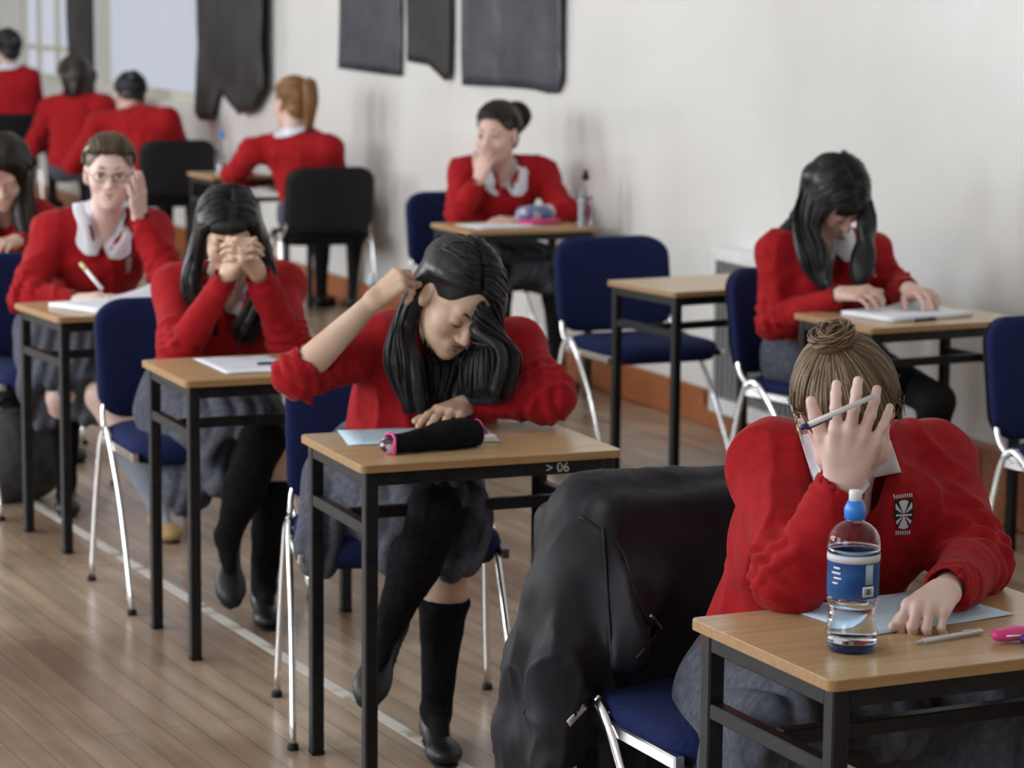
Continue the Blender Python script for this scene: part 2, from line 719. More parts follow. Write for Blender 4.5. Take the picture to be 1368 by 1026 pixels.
def wall_mat():
    m = mat('cream_gloss_wall', (.74, .73, .71), .20, 0, **{'Specular IOR Level': .85})
    t = m.node_tree
    b = t.nodes['Principled BSDF']
    tc = nd(m, 'ShaderNodeTexCoord')
    mp = nd(m, 'ShaderNodeMapping')
    mp.inputs['Rotation'].default_value = (0, 0, -TH)
    t.links.new(tc.outputs['Object'], mp.inputs[0])
    n = nd(m, 'ShaderNodeTexNoise')
    n.inputs['Scale'].default_value = 1.3
    n.inputs['Detail'].default_value = 5
    t.links.new(mp.outputs[0], n.inputs['Vector'])
    r = nd(m, 'ShaderNodeValToRGB')
    r.color_ramp.elements[0].position = .3
    r.color_ramp.elements[0].color = (.655, .65, .63, 1)
    r.color_ramp.elements[1].position = .6
    r.color_ramp.elements[1].color = (.715, .715, .705, 1)
    t.links.new(n.outputs['Fac'], r.inputs[0])
    t.links.new(r.outputs[0], b.inputs['Base Color'])
    n2 = nd(m, 'ShaderNodeTexNoise')
    n2.inputs['Scale'].default_value = 2.6
    n2.inputs['Detail'].default_value = 2
    t.links.new(mp.outputs[0], n2.inputs['Vector'])
    bp = nd(m, 'ShaderNodeBump')
    bp.inputs['Strength'].default_value = .25
    bp.inputs['Distance'].default_value = .012
    t.links.new(n2.outputs['Fac'], bp.inputs['Height'])
    t.links.new(bp.outputs[0], b.inputs['Normal'])
    return m


M['wall'] = wall_mat()
M['ceiling'] = mat('white_ceiling', (.78, .78, .76), .8)
M['radiator'] = mat('white_enamel', (.74, .75, .76), .3)
M['grille'] = mat('grey_grille', (.22, .23, .24), .5)
M['sheet'] = noise_col(mat('black_sheet', (.03, .032, .042), .42), (.024, .027, .038), (.050, .056, .075), 2.5, bump=.5, bscale=5, bdist=.05)
M['sheetdark'] = noise_col(mat('black_drape', (.016, .015, .016), .6), (.012, .011, .012), (.026, .024, .026), 3, bump=.3, bscale=6, bdist=.05)
M['frame'] = mat('cream_frame', (.58, .56, .48), .5)


def pane_mat():
    m = bpy.data.materials.new('daylit_frosted_glass')
    m.use_nodes = True
    t = m.node_tree
    t.nodes.clear()
    o = nd(m, 'ShaderNodeOutputMaterial')
    e = nd(m, 'ShaderNodeEmission')
    tc = nd(m, 'ShaderNodeTexCoord')
    n = nd(m, 'ShaderNodeTexNoise')
    n.inputs['Scale'].default_value = .8
    t.links.new(tc.outputs['Object'], n.inputs['Vector'])
    r = nd(m, 'ShaderNodeValToRGB')
    r.color_ramp.elements[0].position = .3
    r.color_ramp.elements[1].position = .7
    r.color_ramp.elements[0].color = (.50, .55, .62, 1)
    r.color_ramp.elements[1].color = (.58, .60, .69, 1)
    t.links.new(n.outputs['Fac'], r.inputs[0])
    t.links.new(r.outputs[0], e.inputs[0])
    e.inputs[1].default_value = 1.0
    t.links.new(e.outputs[0], o.inputs[0])
    return m


M['pane'] = pane_mat()


def floor_mat():
    m = mat('strip_wood_floor', (.3, .2, .13), .27)
    t = m.node_tree
    b = t.nodes['Principled BSDF']
    tc = nd(m, 'ShaderNodeTexCoord')
    mp = nd(m, 'ShaderNodeMapping')
    mp.vector_type = 'TEXTURE'
    mp.inputs['Rotation'].default_value = (0, 0, .465 + math.pi / 2)
    t.links.new(tc.outputs['Object'], mp.inputs[0])
    br = nd(m, 'ShaderNodeTexBrick')
    br.inputs['Color1'].default_value = (.46, .345, .245, 1)
    br.inputs['Color2'].default_value = (.36, .26, .18, 1)
    br.inputs['Mortar'].default_value = (.26, .18, .12, 1)
    br.inputs['Scale'].default_value = 1
    br.inputs['Mortar Size'].default_value = .0022
    br.inputs['Mortar Smooth'].default_value = .3
    br.inputs['Bias'].default_value = -.1
    br.inputs['Brick Width'].default_value = 1.9
    br.inputs['Row Height'].default_value = .075
    t.links.new(mp.outputs[0], br.inputs['Vector'])
    mp2 = nd(m, 'ShaderNodeMapping')
    mp2.inputs['Scale'].default_value = (1.2, 14, 1)
    t.links.new(mp.outputs[0], mp2.inputs[0])
    n = nd(m, 'ShaderNodeTexNoise')
    n.inputs['Scale'].default_value = 1.5
    n.inputs['Detail'].default_value = 6
    t.links.new(mp2.outputs[0], n.inputs['Vector'])
    n3 = nd(m, 'ShaderNodeTexNoise')
    n3.inputs['Scale'].default_value = 1.1
    n3.inputs['Detail'].default_value = 4
    t.links.new(tc.outputs['Object'], n3.inputs['Vector'])
    r3 = nd(m, 'ShaderNodeValToRGB')
    r3.color_ramp.elements[0].position = .38
    r3.color_ramp.elements[0].color = (.50, .40, .36, 1)
    r3.color_ramp.elements[1].position = .62
    r3.color_ramp.elements[1].color = (1.05, 1.05, 1.06, 1)
    t.links.new(n3.outputs['Fac'], r3.inputs[0])
    r = nd(m, 'ShaderNodeValToRGB')
    r.color_ramp.elements[0].position = .3
    r.color_ramp.elements[0].color = (.72, .72, .72, 1)
    r.color_ramp.elements[1].position = .7
    r.color_ramp.elements[1].color = (1.12, 1.12, 1.12, 1)
    t.links.new(n.outputs['Fac'], r.inputs[0])
    mx = nd(m, 'ShaderNodeMixRGB')
    mx.blend_type = 'MULTIPLY'
    mx.inputs[0].default_value = 1
    t.links.new(br.outputs['Color'], mx.inputs[1])
    t.links.new(r.outputs[0], mx.inputs[2])
    mx2 = nd(m, 'ShaderNodeMixRGB')
    mx2.blend_type = 'MULTIPLY'
    mx2.inputs[0].default_value = .8
    t.links.new(mx.outputs[0], mx2.inputs[1])
    t.links.new(r3.outputs[0], mx2.inputs[2])
    t.links.new(mx2.outputs[0], b.inputs['Base Color'])
    bp = nd(m, 'ShaderNodeBump')
    bp.inputs['Strength'].default_value = .15
    bp.inputs['Distance'].default_value = .003
    t.links.new(n.outputs['Fac'], bp.inputs['Height'])
    t.links.new(bp.outputs[0], b.inputs['Normal'])
    return m


M['floor'] = floor_mat()
M['linepaint'] = noise_col(mat('worn_white_paint', (.62, .60, .56), .5), (.34, .27, .20), (.66, .64, .60), 9, lo=.36, hi=.48)
M['linered'] = noise_col(mat('worn_red_paint', (.4, .2, .16), .5), (.34, .25, .18), (.46, .27, .22), 8, lo=.42, hi=.55)
# ------------------------------------------------------------------ the hall
RW = np.array([E, N, Z])                                # rows: room axes


def rbox(mb, s0, s1, t0, t1, z0, z1, bev=0):
    c = room((s0 + s1) / 2, (t0 + t1) / 2, (z0 + z1) / 2)
    return mb.box(c, (abs(s1 - s0) / 2, abs(t1 - t0) / 2, (z1 - z0) / 2), RW, bev)


def struct(o, label=None):
    o['kind'] = 'structure'
    return o


T0, T1, SL = -3.2, 23.5, -4.2
struct(rbox(MB(), SL - .3, WALL_S + .3, T0 - .3, T1 + .3, -.2, 0).build('floor', M['floor']))
struct(rbox(MB(), SL - .3, WALL_S + .3, T0 - .3, T1 + .3, CEIL, CEIL + .2).build('ceiling', M['ceiling']))
tw = lambda u: onwall(u, 100) @ N


def wall_with_windows(name, s0, s1, wins, z0, z1):
    mb = MB()
    rbox(mb, s0, s1, T0, T1, 0, z0)
    rbox(mb, s0, s1, T0, T1, z1, CEIL)
    t = T0
    for a, b in wins:
        rbox(mb, s0, s1, t, a, z0, z1)
        t = b
    rbox(mb, s0, s1, t, T1, z0, z1)
    return struct(mb.build(name, M['wall']))


def window(name, s0, s1, a, b, z0, z1, muntins=(), rails=()):
    mb = MB()
    sm = (s0 + s1) / 2
    fr = .06
    for q0, q1, w0, w1 in ((a, a + fr, z0, z1), (b - fr, b, z0, z1), (a + fr, b - fr, z0, z0 + fr), (a + fr, b - fr, z1 - fr, z1)):
        rbox(mb, sm - .04, sm + .04, q0, q1, w0, w1)
    for t in muntins:
        rbox(mb, sm - .03, sm + .03, t - .025, t + .025, z0 + fr, z1 - fr)
    for z in rails:
        rbox(mb, sm - .028, sm + .028, a + fr, b - fr, z - .02, z + .02)
    o = struct(mb.build(name, M['frame']))
    g = rbox(MB(), sm + .005, sm + .015, a + fr, b - fr, z0 + fr, z1 - fr).build('window_pane', M['pane'], o, local=True)
    return o


wr = [(tw(272), tw(126)), (tw(100), tw(100) + 2.2)]
wall_with_windows('wall_right', WALL_S, WALL_S + .3, wr, .98, 3.7)
window('window_1', WALL_S + .04, WALL_S + .18, *wr[0], .98, 3.7)
window('window_2', WALL_S + .04, WALL_S + .18, *wr[1], .98, 3.7, (tw(62), tw(38)), (1.25,))
wl = [(t - 1.25, t + 1.25) for t in (1.0, 5.2, 9.4, 13.6, 17.8)]
wall_with_windows('wall_left', SL - .3, SL, wl, 1.15, 3.75)
for k, (a, b) in enumerate(wl):
    window('window_%d' % (k + 3), SL - .2, SL - .08, a, b, 1.15, 3.75, ((a + b) / 2,), (2.4,))
struct(rbox(MB(), SL, WALL_S, T1, T1 + .3, 0, CEIL).build('wall_back', M['wall']))
struct(rbox(MB(), SL, WALL_S, T0 - .3, T0, 0, CEIL).build('wall_front', M['wall']))
tb = onwall(950, 500, WALL_S) @ N
struct(rbox(MB(), WALL_S - .035, WALL_S, tb, T1, 0, .145, .006).build('baseboard_right', M['skirting']))
mb = rbox(MB(), WALL_S - .05, WALL_S, T0, tb - .75, 0, .25, .008)
rbox(mb, WALL_S - .04, WALL_S, tb - .75, tb, 0, .085, .006)
t = T0 + .4
while t < tb - .9:
    rbox(mb, WALL_S - .054, WALL_S - .05, t, t + .012, .01, .24)
    t += .42
struct(mb.build('baseboard_near', M['skirting']))
# painted court line on the floor, worn through in places
mb = MB()
l0, l1 = np.array([-1.797, 9.06, 0]), np.array([-.189, 5.852, 0])
ld = unit(l1 - l0)
for a, b in ((-4.6, -.02), (.01, 1.30), (1.34, 1.52), (1.55, 2.06), (2.09, 5.2)):
    mb.box(l0 + ld * (a + b) / 2 + Z * .0006, ((b - a) / 2, .017, .0006), np.array([ld, np.cross(Z, ld), Z]))
tag(mb.build('court_line', M['linepaint']), 'worn white painted line running across the wooden floor', 'floor line')
mb = MB()
c0 = atz(90, 757, 0)
c1 = atz(300, 746, 0)
d = unit(c1 - c0)
mb.box((c0 + c1) / 2 + Z * .0005, (np.linalg.norm(c1 - c0) / 2, .012, .0005), np.array([d, np.cross(Z, d), Z]))
tag(mb.build('court_line', M['linered']), 'faint pinkish line crossing the floor between two desks', 'floor line')

# radiator casing low on the right wall
ra = onwall(953, 330, WALL_S - .1)
ta, za = ra @ N, ra[2]
t_ = empty('radiator', room(WALL_S - .05, ta - .55, 0))
tag(t_, 'white radiator casing low on the right wall behind the empty desk', 'radiator')
mb = MB()
for q in ((ta - 1.1, ta - 1.06, .09, za), (ta - .035, ta, .09, za), (ta - 1.06, ta - .035, za - .05, za), (ta - 1.06, ta - .035, .09, .15)):
    rbox(mb, WALL_S - .11, WALL_S - .002, *q, .006)
mb.build('casing', M['radiator'], t_)
mb = MB()
for k in range(26):
    t = ta - 1.05 + k * .0395
    rbox(mb, WALL_S - .085, WALL_S - .03, t, t + .022, .15, za - .05)
mb.build('grille', M['grille'], t_)


def sheet(name, us, vs, label, group, m, top=3.3, amp=.03, seed=0, off=.012):
    """black sheeting taped to the wall: us, vs give its lower outline as seen; it hangs on the wall plane"""
    pts = [onwall(u, v) for u, v in zip(us, vs)]
    ts = np.array([p @ N for p in pts])
    zs = np.array([p[2] for p in pts])
    o = np.argsort(ts)
    ts, zs = ts[o], zs[o]
    nc, nr = 40, 40
    T = np.linspace(ts[0], ts[-1], nc)
    zb = np.interp(T, ts, zs)
    V = []
    for layer in (0, 1):
        g = []
        for j in range(nr):
            f = j / (nr - 1)
            for i in range(nc):
                z = zb[i] * (1 - f) + top * f
                q = np.array([[T[i] * 1.0, z, seed * 3.1]])
                r = abs(vnoise(q * np.array([3.2, .9, 1]), 1.0, seed)[0]) * amp + (vnoise(q, 5.5, seed + 5)[0] * .5 + .5) * amp * .3
                edge = .006 * vnoise(np.array([[z, seed, layer * 0.]]), 9, seed)[0]
                g.append(room(WALL_S - off - r - .005 * layer, T[i] + (edge if i in (0, nc - 1) else 0), z))
        V += g
    Fc = []
    n = nc * nr
    for j in range(nr - 1):
        for i in range(nc - 1):
            a = j * nc + i
            Fc.append((a, a + 1, a + nc + 1, a + nc))
            Fc.append((n + a, n + a + nc, n + a + nc + 1, n + a + 1))
    for i in range(nc - 1):
        Fc.append((i, n + i, n + i + 1, i + 1))
        a = (nr - 1) * nc + i
        Fc.append((a, a + 1, n + a + 1, n + a))
    for j in range(nr - 1):
        a = j * nc
        Fc.append((a, a + nc, n + a + nc, n + a))
        a = j * nc + nc - 1
        Fc.append((a, n + a, n + a + nc, a + nc))
    return tag(mesh_obj(name, V, Fc, m), label, 'blackout sheet', group)


GS = 'black sheets taped to the hall wall'
sheet('blackout_sheet', (458, 480, 515, 540), (91, 94, 99, 102), 'straight-hemmed black sheet on the wall beside the long drape', GS, M['sheet'], seed=1, amp=.02)
sheet('blackout_sheet', (550, 562, 577, 590, 602, 606, 609), (82, 84, 87, 99, 108, 108, 92), 'narrowest black wall sheet, its torn lower corner drooping to a point', GS, M['sheetdark'], seed=2, amp=.02)
sheet('blackout_sheet', (625, 660, 700, 720, 738, 750, 757), (114, 115, 118, 120, 125, 124, 108), 'widest black sheet on the wall, above the girl with the ponytail bun', GS, M['sheet'], seed=3, amp=.03)
sheet('blackout_drape', (270, 274, 293, 296, 300, 312, 332, 350, 367), (150, 161, 160, 135, 122, 136, 154, 148, 118), 'long black drape with a ragged hem hanging beside the bright window', GS, M['sheetdark'], seed=4, amp=.07)
sheet('blackout_drape', (98, 112, 129), (200, 205, 210), 'narrow black drape hanging between the two bright windows', GS, M['sheetdark'], seed=5, amp=.05)

# ------------------------------------------------------------------ desks
H, DW, DD = .7345, .6, .425


def make_desk():
    """origin on the floor under the corner nearest us; +x along the near edge, +y along the left edge"""
    t = empty('exam_desk', (0, 0, 0))
    mb = MB()
    xf = lambda p: p + np.array([DW / 2, DD / 2, 0])
    mb.prism(rrect(DW / 2, DD / 2, .014), H - .017, H - .002, xf)
    o = mb.build('desktop_edge', M['edge'], None)
    o.parent = t
    o.name = 'tabletop'
    mb = MB()
    mb.prism(rrect(DW / 2 - .0012, DD / 2 - .0012, .013), H - .0022, H, xf)
    q = mb.build('top_laminate', M['top'], None)
    q.parent = o
    g = .014
    lw = .0145
    for x, y in ((g + lw, g + lw), (DW - g - lw, g + lw), (g + lw, DD - g - lw), (DW - g - lw, DD - g - lw)):
        m2 = MB().box((x, y, (H - .017) / 2 + .005), (lw, lw, (H - .017) / 2 - .005), bev=.003)
        lg = m2.build('leg', M['steel'], t, local=True)
        MB().box((x, y, .006), (lw + .001, lw + .001, .006), bev=.002).build('foot_cap', M['plastic'], lg, local=True)
    mb = MB()
    zt = H - .017 - .016
    for y in (g + lw, DD - g - lw):
        mb.box((DW / 2, y, zt), (DW / 2 - g - 2 * lw, .0125, .0155), bev=.002)
    for x in (g + lw, DW - g - lw):
        mb.box((x, DD / 2, zt), (.0125, DD / 2 - g - 2 * lw, .0155), bev=.002)
    mb.build('apron_frame', M['steel'], t, local=True)
    for x in (g + lw, DW - g - lw):
        MB().box((x, DD / 2, .59), (.0125, DD / 2 - g - 2 * lw, .0125), bev=.002).build('side_rail', M['steel'], t, local=True)
    MB().box((DW / 2, DD / 2, .59), (DW / 2 - g - 2 * lw, .0125, .0125), bev=.002).build('cross_rail', M['steel'], t, local=True)
    return t


DESKS = {  # near corner x, y, turn
    1: (.4646, 3.680, .436), 2: (-.313, 5.393, .389), 3: (-.829, 6.574, .4056), 4: (-1.375, 7.863, .503),
    5: (.540, 8.692, .533), 6: (1.073, 7.774, .479), 7: (-.184, 10.92, .43)}
LBL = {1: 'front wooden desk with black legs, under the blue-labelled water bottle',
       2: 'wooden desk with black legs holding the black and pink pencil case',
       3: 'wooden desk in front of the girl with clasped hands',
       4: 'wooden desk in front of the girl with glasses',
       5: 'bare wooden desk with nobody sitting at it',
       6: 'wooden desk by the wall under the thick white booklet',
       7: 'wooden desk of the girl with the ponytail bun',
       8: 'wooden desk of the auburn-haired girl facing away',
       9: 'wooden desk of the black-haired girl slumped forward, facing away',
       10: 'wooden desk at the left edge, of the curly dark-haired girl'}
d0 = make_desk()
desk = {}


def dframe(k):
    x, y, a = DESKS[k]
    return np.array([x, y, 0]), np.array([math.cos(a), math.sin(a), 0]), np.array([-math.sin(a), math.cos(a), 0])


# desks of those who face the far end stand beyond them
DESKS[8] = (-1.62, 14.05, .44)
DESKS[9] = (-2.62, 16.75, .44)
DESKS[10] = (-2.22, 9.02, .47)
for k in DESKS:
    x, y, a = DESKS[k]
    o = d0 if k == 1 else dup(d0, (x, y, 0), a)
    if k == 1:
        o.location = (x, y, 0)
        o.rotation_euler = (0, 0, a)
    tag(o, LBL[k], 'desk', 'exam desks')
    desk[k] = o


def ond(k, x, y, z=0.0):
    """point on desk k: x along its near edge, y away from us, z above its top"""
    B, e, n = dframe(k)
    return B + e * x + n * y + Z * (H + z)


# chalked number on the near frame rail of the second desk
B2, e2, n2 = dframe(2)
tc = bpy.data.curves.new('chalk_number', 'FONT')
tc.body = '> 06'
tc.size = .030
tc.extrude = .0004
tc.materials.append(mat('chalk', (.55, .55, .55), .9))
tmp = bpy.data.objects.new('chalk_text', tc)
COL.objects.link(tmp)
tme = bpy.data.meshes.new_from_object(tmp.evaluated_get(bpy.context.evaluated_depsgraph_get()))
bpy.data.objects.remove(tmp)
to = bpy.data.objects.new('chalk_number', tme)
COL.objects.link(to)
to.parent = desk[2]
to.location = (.425, .0155, H - .043)
to.rotation_euler = (math.pi / 2, 0, 0)
to['label'] = 'pale chalked number on the black rail'


# ------------------------------------------------------------------ chairs
def cushion(w, d, h, r, bulge, curve=0.0, nx=16, ny=14):
    """padded slab centred on 0: w across x, d along y, h thick in z; curve bends it about y"""
    V = []
    poly = rrect(1, 1, r, 7)
    rings = []
    prof = [(0.0, -1), (.55, -1), (.90, -.98), (.985, -.7), (1.0, 0), (.975, .6), (.90, .9), (.6, 1.0), (.3, 1.03), (0.0, 1.05)]
    for f, hz in prof:
        ring = []
        for x, y in poly:
            X, Y = x * w / 2 * max(f, .001), y * d / 2 * max(f, .001)
            z = hz * h / 2 + curve * (X * X)
            ring.append((X, Y, z))
        rings.append(ring)
    n = len(poly)
    Fc = []
    for i, ring in enumerate(rings):
        V += ring
    for i in range(len(rings) - 1):
        for k in range(n):
            k2 = (k + 1) % n
            Fc.append((i * n + k, i * n + k2, (i + 1) * n + k2, (i + 1) * n + k))
    return np.array(V), Fc


def make_chair(cloth, lab=None):
    """origin on the floor under the seat; it faces -y"""
    t = empty('stacking_chair', (0, 0, 0))
    V, Fc = cushion(.47, .43, .055, .45, 0)
    V[:, 2] += .452 - np.clip(-(V[:, 1] + .12), 0, 1) ** 2 * 2.0
    mesh_obj('seat', V, Fc, M[cloth], t, local=True)
    V, Fc = cushion(.44, .40, .02, .4, 0)
    V[:, 2] += .417
    mesh_obj('seat_pan', V, Fc, M['plastic'], t, local=True)

    def back(V):
        # stand it up: x across, y -> z, z -> -y; lean and curve
        X, Y, ZZ = V[:, 0], V[:, 1], V[:, 2]
        z = .652 + Y
        y = .228 - ZZ + (z - .5) * .16 - X * X * .75 * 1.0 + .03
        return np.stack([X, y, z], 1)
    V, Fc = cushion(.475, .345, .045, .42, 0)
    V = V * np.array([1, 1, 1]) + np.array([0, 0, .012])
    mesh_obj('backrest', back(V), Fc, M[cloth], t, local=True)
    V, Fc = cushion(.468, .338, .018, .42, 0)
    V = V + np.array([0, 0, -.016])
    mesh_obj('back_shell', back(V), Fc, M['plastic'], t, local=True)
    for s in (-1, 1):
        fl = (np.array([1, 0, 0]), .62)
        x = .252 * s
        MB().tube(spline([(x * 1.04, -.235, .012), (x, -.10, .25), (x * .98, .02, .40), (x * .96, .085, .455), (x * .95, .12, .465)], 5), .0135, 10, fl).build('leg', M['chrome'], t, True, True)
        MB().tube(spline([(x * 1.04, .225, .012), (x, .20, .25), (x * .97, .165, .42), (x * .95, .135, .462), (x * .95, .10, .466)], 5), .0135, 10, fl).build('leg', M['chrome'], t, True, True)
        MB().tube(spline([(x * .93, .07, .445), (x * .93, .15, .455), (x * .90, .205, .50), (x * .85, .222, .56), (x * .8, .228, .62)], 5), .011, 8, fl).build('back_upright', M['chrome'], t, True, True)
        MB().box((x * .93, -.02, .432), (.011, .17, .012), bev=.003).build('seat_rail', M['chrome'], t, False, True)
        for y in (-.236, .226):
            MB().lathe((x * 1.04, y, 0), [(.0135, 0), (.0142, .003), (.0125, .014)], 12).build('foot_cap', M['plastic'], t, True, True)
    return t


cb = make_chair('blue')
ck = make_chair('darkblue')
CH_ = {}


def put_chair(proto, loc, rot, label, used=set()):
    o = dup(proto, (loc[0], loc[1], 0), rot)
    return tag(o, label, 'chair', 'stacking exam chairs')


CH_[1] = put_chair(cb, (.42, 4.545), .44, 'blue padded chair under the black coat, in the front row')
CH_[2] = put_chair(cb, (-.275, 6.08), .17, 'blue padded chair under the girl scratching behind her ear')
CH_[3] = put_chair(cb, (-.90, 7.42), .40, 'blue padded chair of the girl with clasped hands')
CH_[4] = put_chair(cb, (-1.53, 8.72), .45, 'blue padded chair of the girl with glasses')
CH_[5] = put_chair(cb, (.475, 9.50), .44, 'empty blue padded chair behind the bare desk')
CH_[6] = put_chair(cb, (1.05, 8.50), .62, 'blue padded chair of the long-haired girl by the wall')
CH_[7] = put_chair(cb, (1.66, 7.18), .50, 'blue padded chair cut off by the right edge of the picture')
CH_[8] = put_chair(cb, (-.17, 11.72), .40, 'blue padded chair of the girl with the ponytail bun')
CH_[9] = put_chair(ck, (-1.03, 13.86), math.pi + .30, 'black-backed chair of the auburn-haired girl')
CH_[10] = put_chair(ck, (-2.14, 16.25), math.pi + .35, 'black-backed chair of the slumped black-haired girl')
CH_[11] = put_chair(ck, (-3.80, 19.5), math.pi + .35, 'black-backed chair in the farthest corner of the hall')
CH_[12] = put_chair(cb, (-1.97, 9.97), .45, 'blue padded chair of the curly dark-haired girl at left')
for p in (cb, ck):
    for c in list(p.children):
        bpy.data.objects.remove(c)
    bpy.data.objects.remove(p)
# ------------------------------------------------------------------ people: shared builders
def rot_to(d, n, th):
    return d * math.cos(th) - n * math.sin(th)


def hand_ops(S, wr, d, n, side, sc=1.0, curls=None, spread=.12, thumb=None, thumbcurl=.35, elbow=None, gap=0.0):
    """wr wrist point, d towards the knuckles, n out of the back of the hand"""
    d = unit(d)
    n = unit(n - d * (n @ d))
    s = np.cross(n, d) * (1 if side == 'R' else -1)      # towards the thumb
    curls = curls or [(.3, .4, .3)] * 4
    L = [.068, .076, .071, .056]
    rad = [.0088, .009, .0086, .0074]
    for i in range(4):
        off = (.0285, .0095, -.0095, -.0275)[i] * sc
        kn = wr + d * (.083, .087, .083, .074)[i] * sc + s * off + n * (.0, .002, .001, -.003)[i] * sc
        S.cap(wr + s * off * .55 + d * .008, kn, .0135 * sc, .0108 * sc, .012)
        th = 0
        p = kn
        sp = (.8, .2, -.35, -1.0)[i] * spread + (gap if i < 2 else -gap) * 0.5
        for j, fr in enumerate((.46, .30, .24)):
            th += curls[i][j]
            q = p + unit(rot_to(d, n, th) + s * sp * max(.15, math.cos(th))) * L[i] * fr * sc
            r0 = rad[i] * (1, .93, .86)[j] * sc
            S.cap(p, q, r0, rad[i] * (.93, .86, .74)[j] * sc, .0025 if j else .006)
            S.ell(q, np.array([1, 1, 1]) * rad[i] * (.97, .90, .74)[j] * sc, None, .002)
            p = q
    tb = wr + d * .022 * sc + s * .018 * sc - n * .006 * sc
    td = unit(thumb) if thumb is not None else unit(d * .62 + s * .72 - n * .28)
    t1 = tb + td * .043 * sc
    S.cap(tb, t1, .0155 * sc, .0115 * sc, .012)
    td2 = unit(td + d * thumbcurl - n * .1)
    t2 = t1 + td2 * .031 * sc
    S.cap(t1, t2, .0108 * sc, .0098 * sc, .004)
    td3 = unit(td2 + d * thumbcurl * .6 - n * .15)
    S.cap(t2, t2 + td3 * .023 * sc, .0098 * sc, .0078 * sc, .003)
    S.ell(wr + d * .045 * sc + s * .02 * sc - n * .010 * sc, (.016 * sc,) * 3, None, .012)
    if elbow is not None:
        a = unit(elbow - wr)
        S.cap(wr - a * .005, wr + a * .11 * sc, .0215 * sc, .031 * sc, .016)
    return s


def head_frame(f, u):
    f = unit(f)
    u = unit(u - f * (u @ f))
    return np.array([np.cross(u, f) * -1, f, u])        # rows: person's right, forward, up


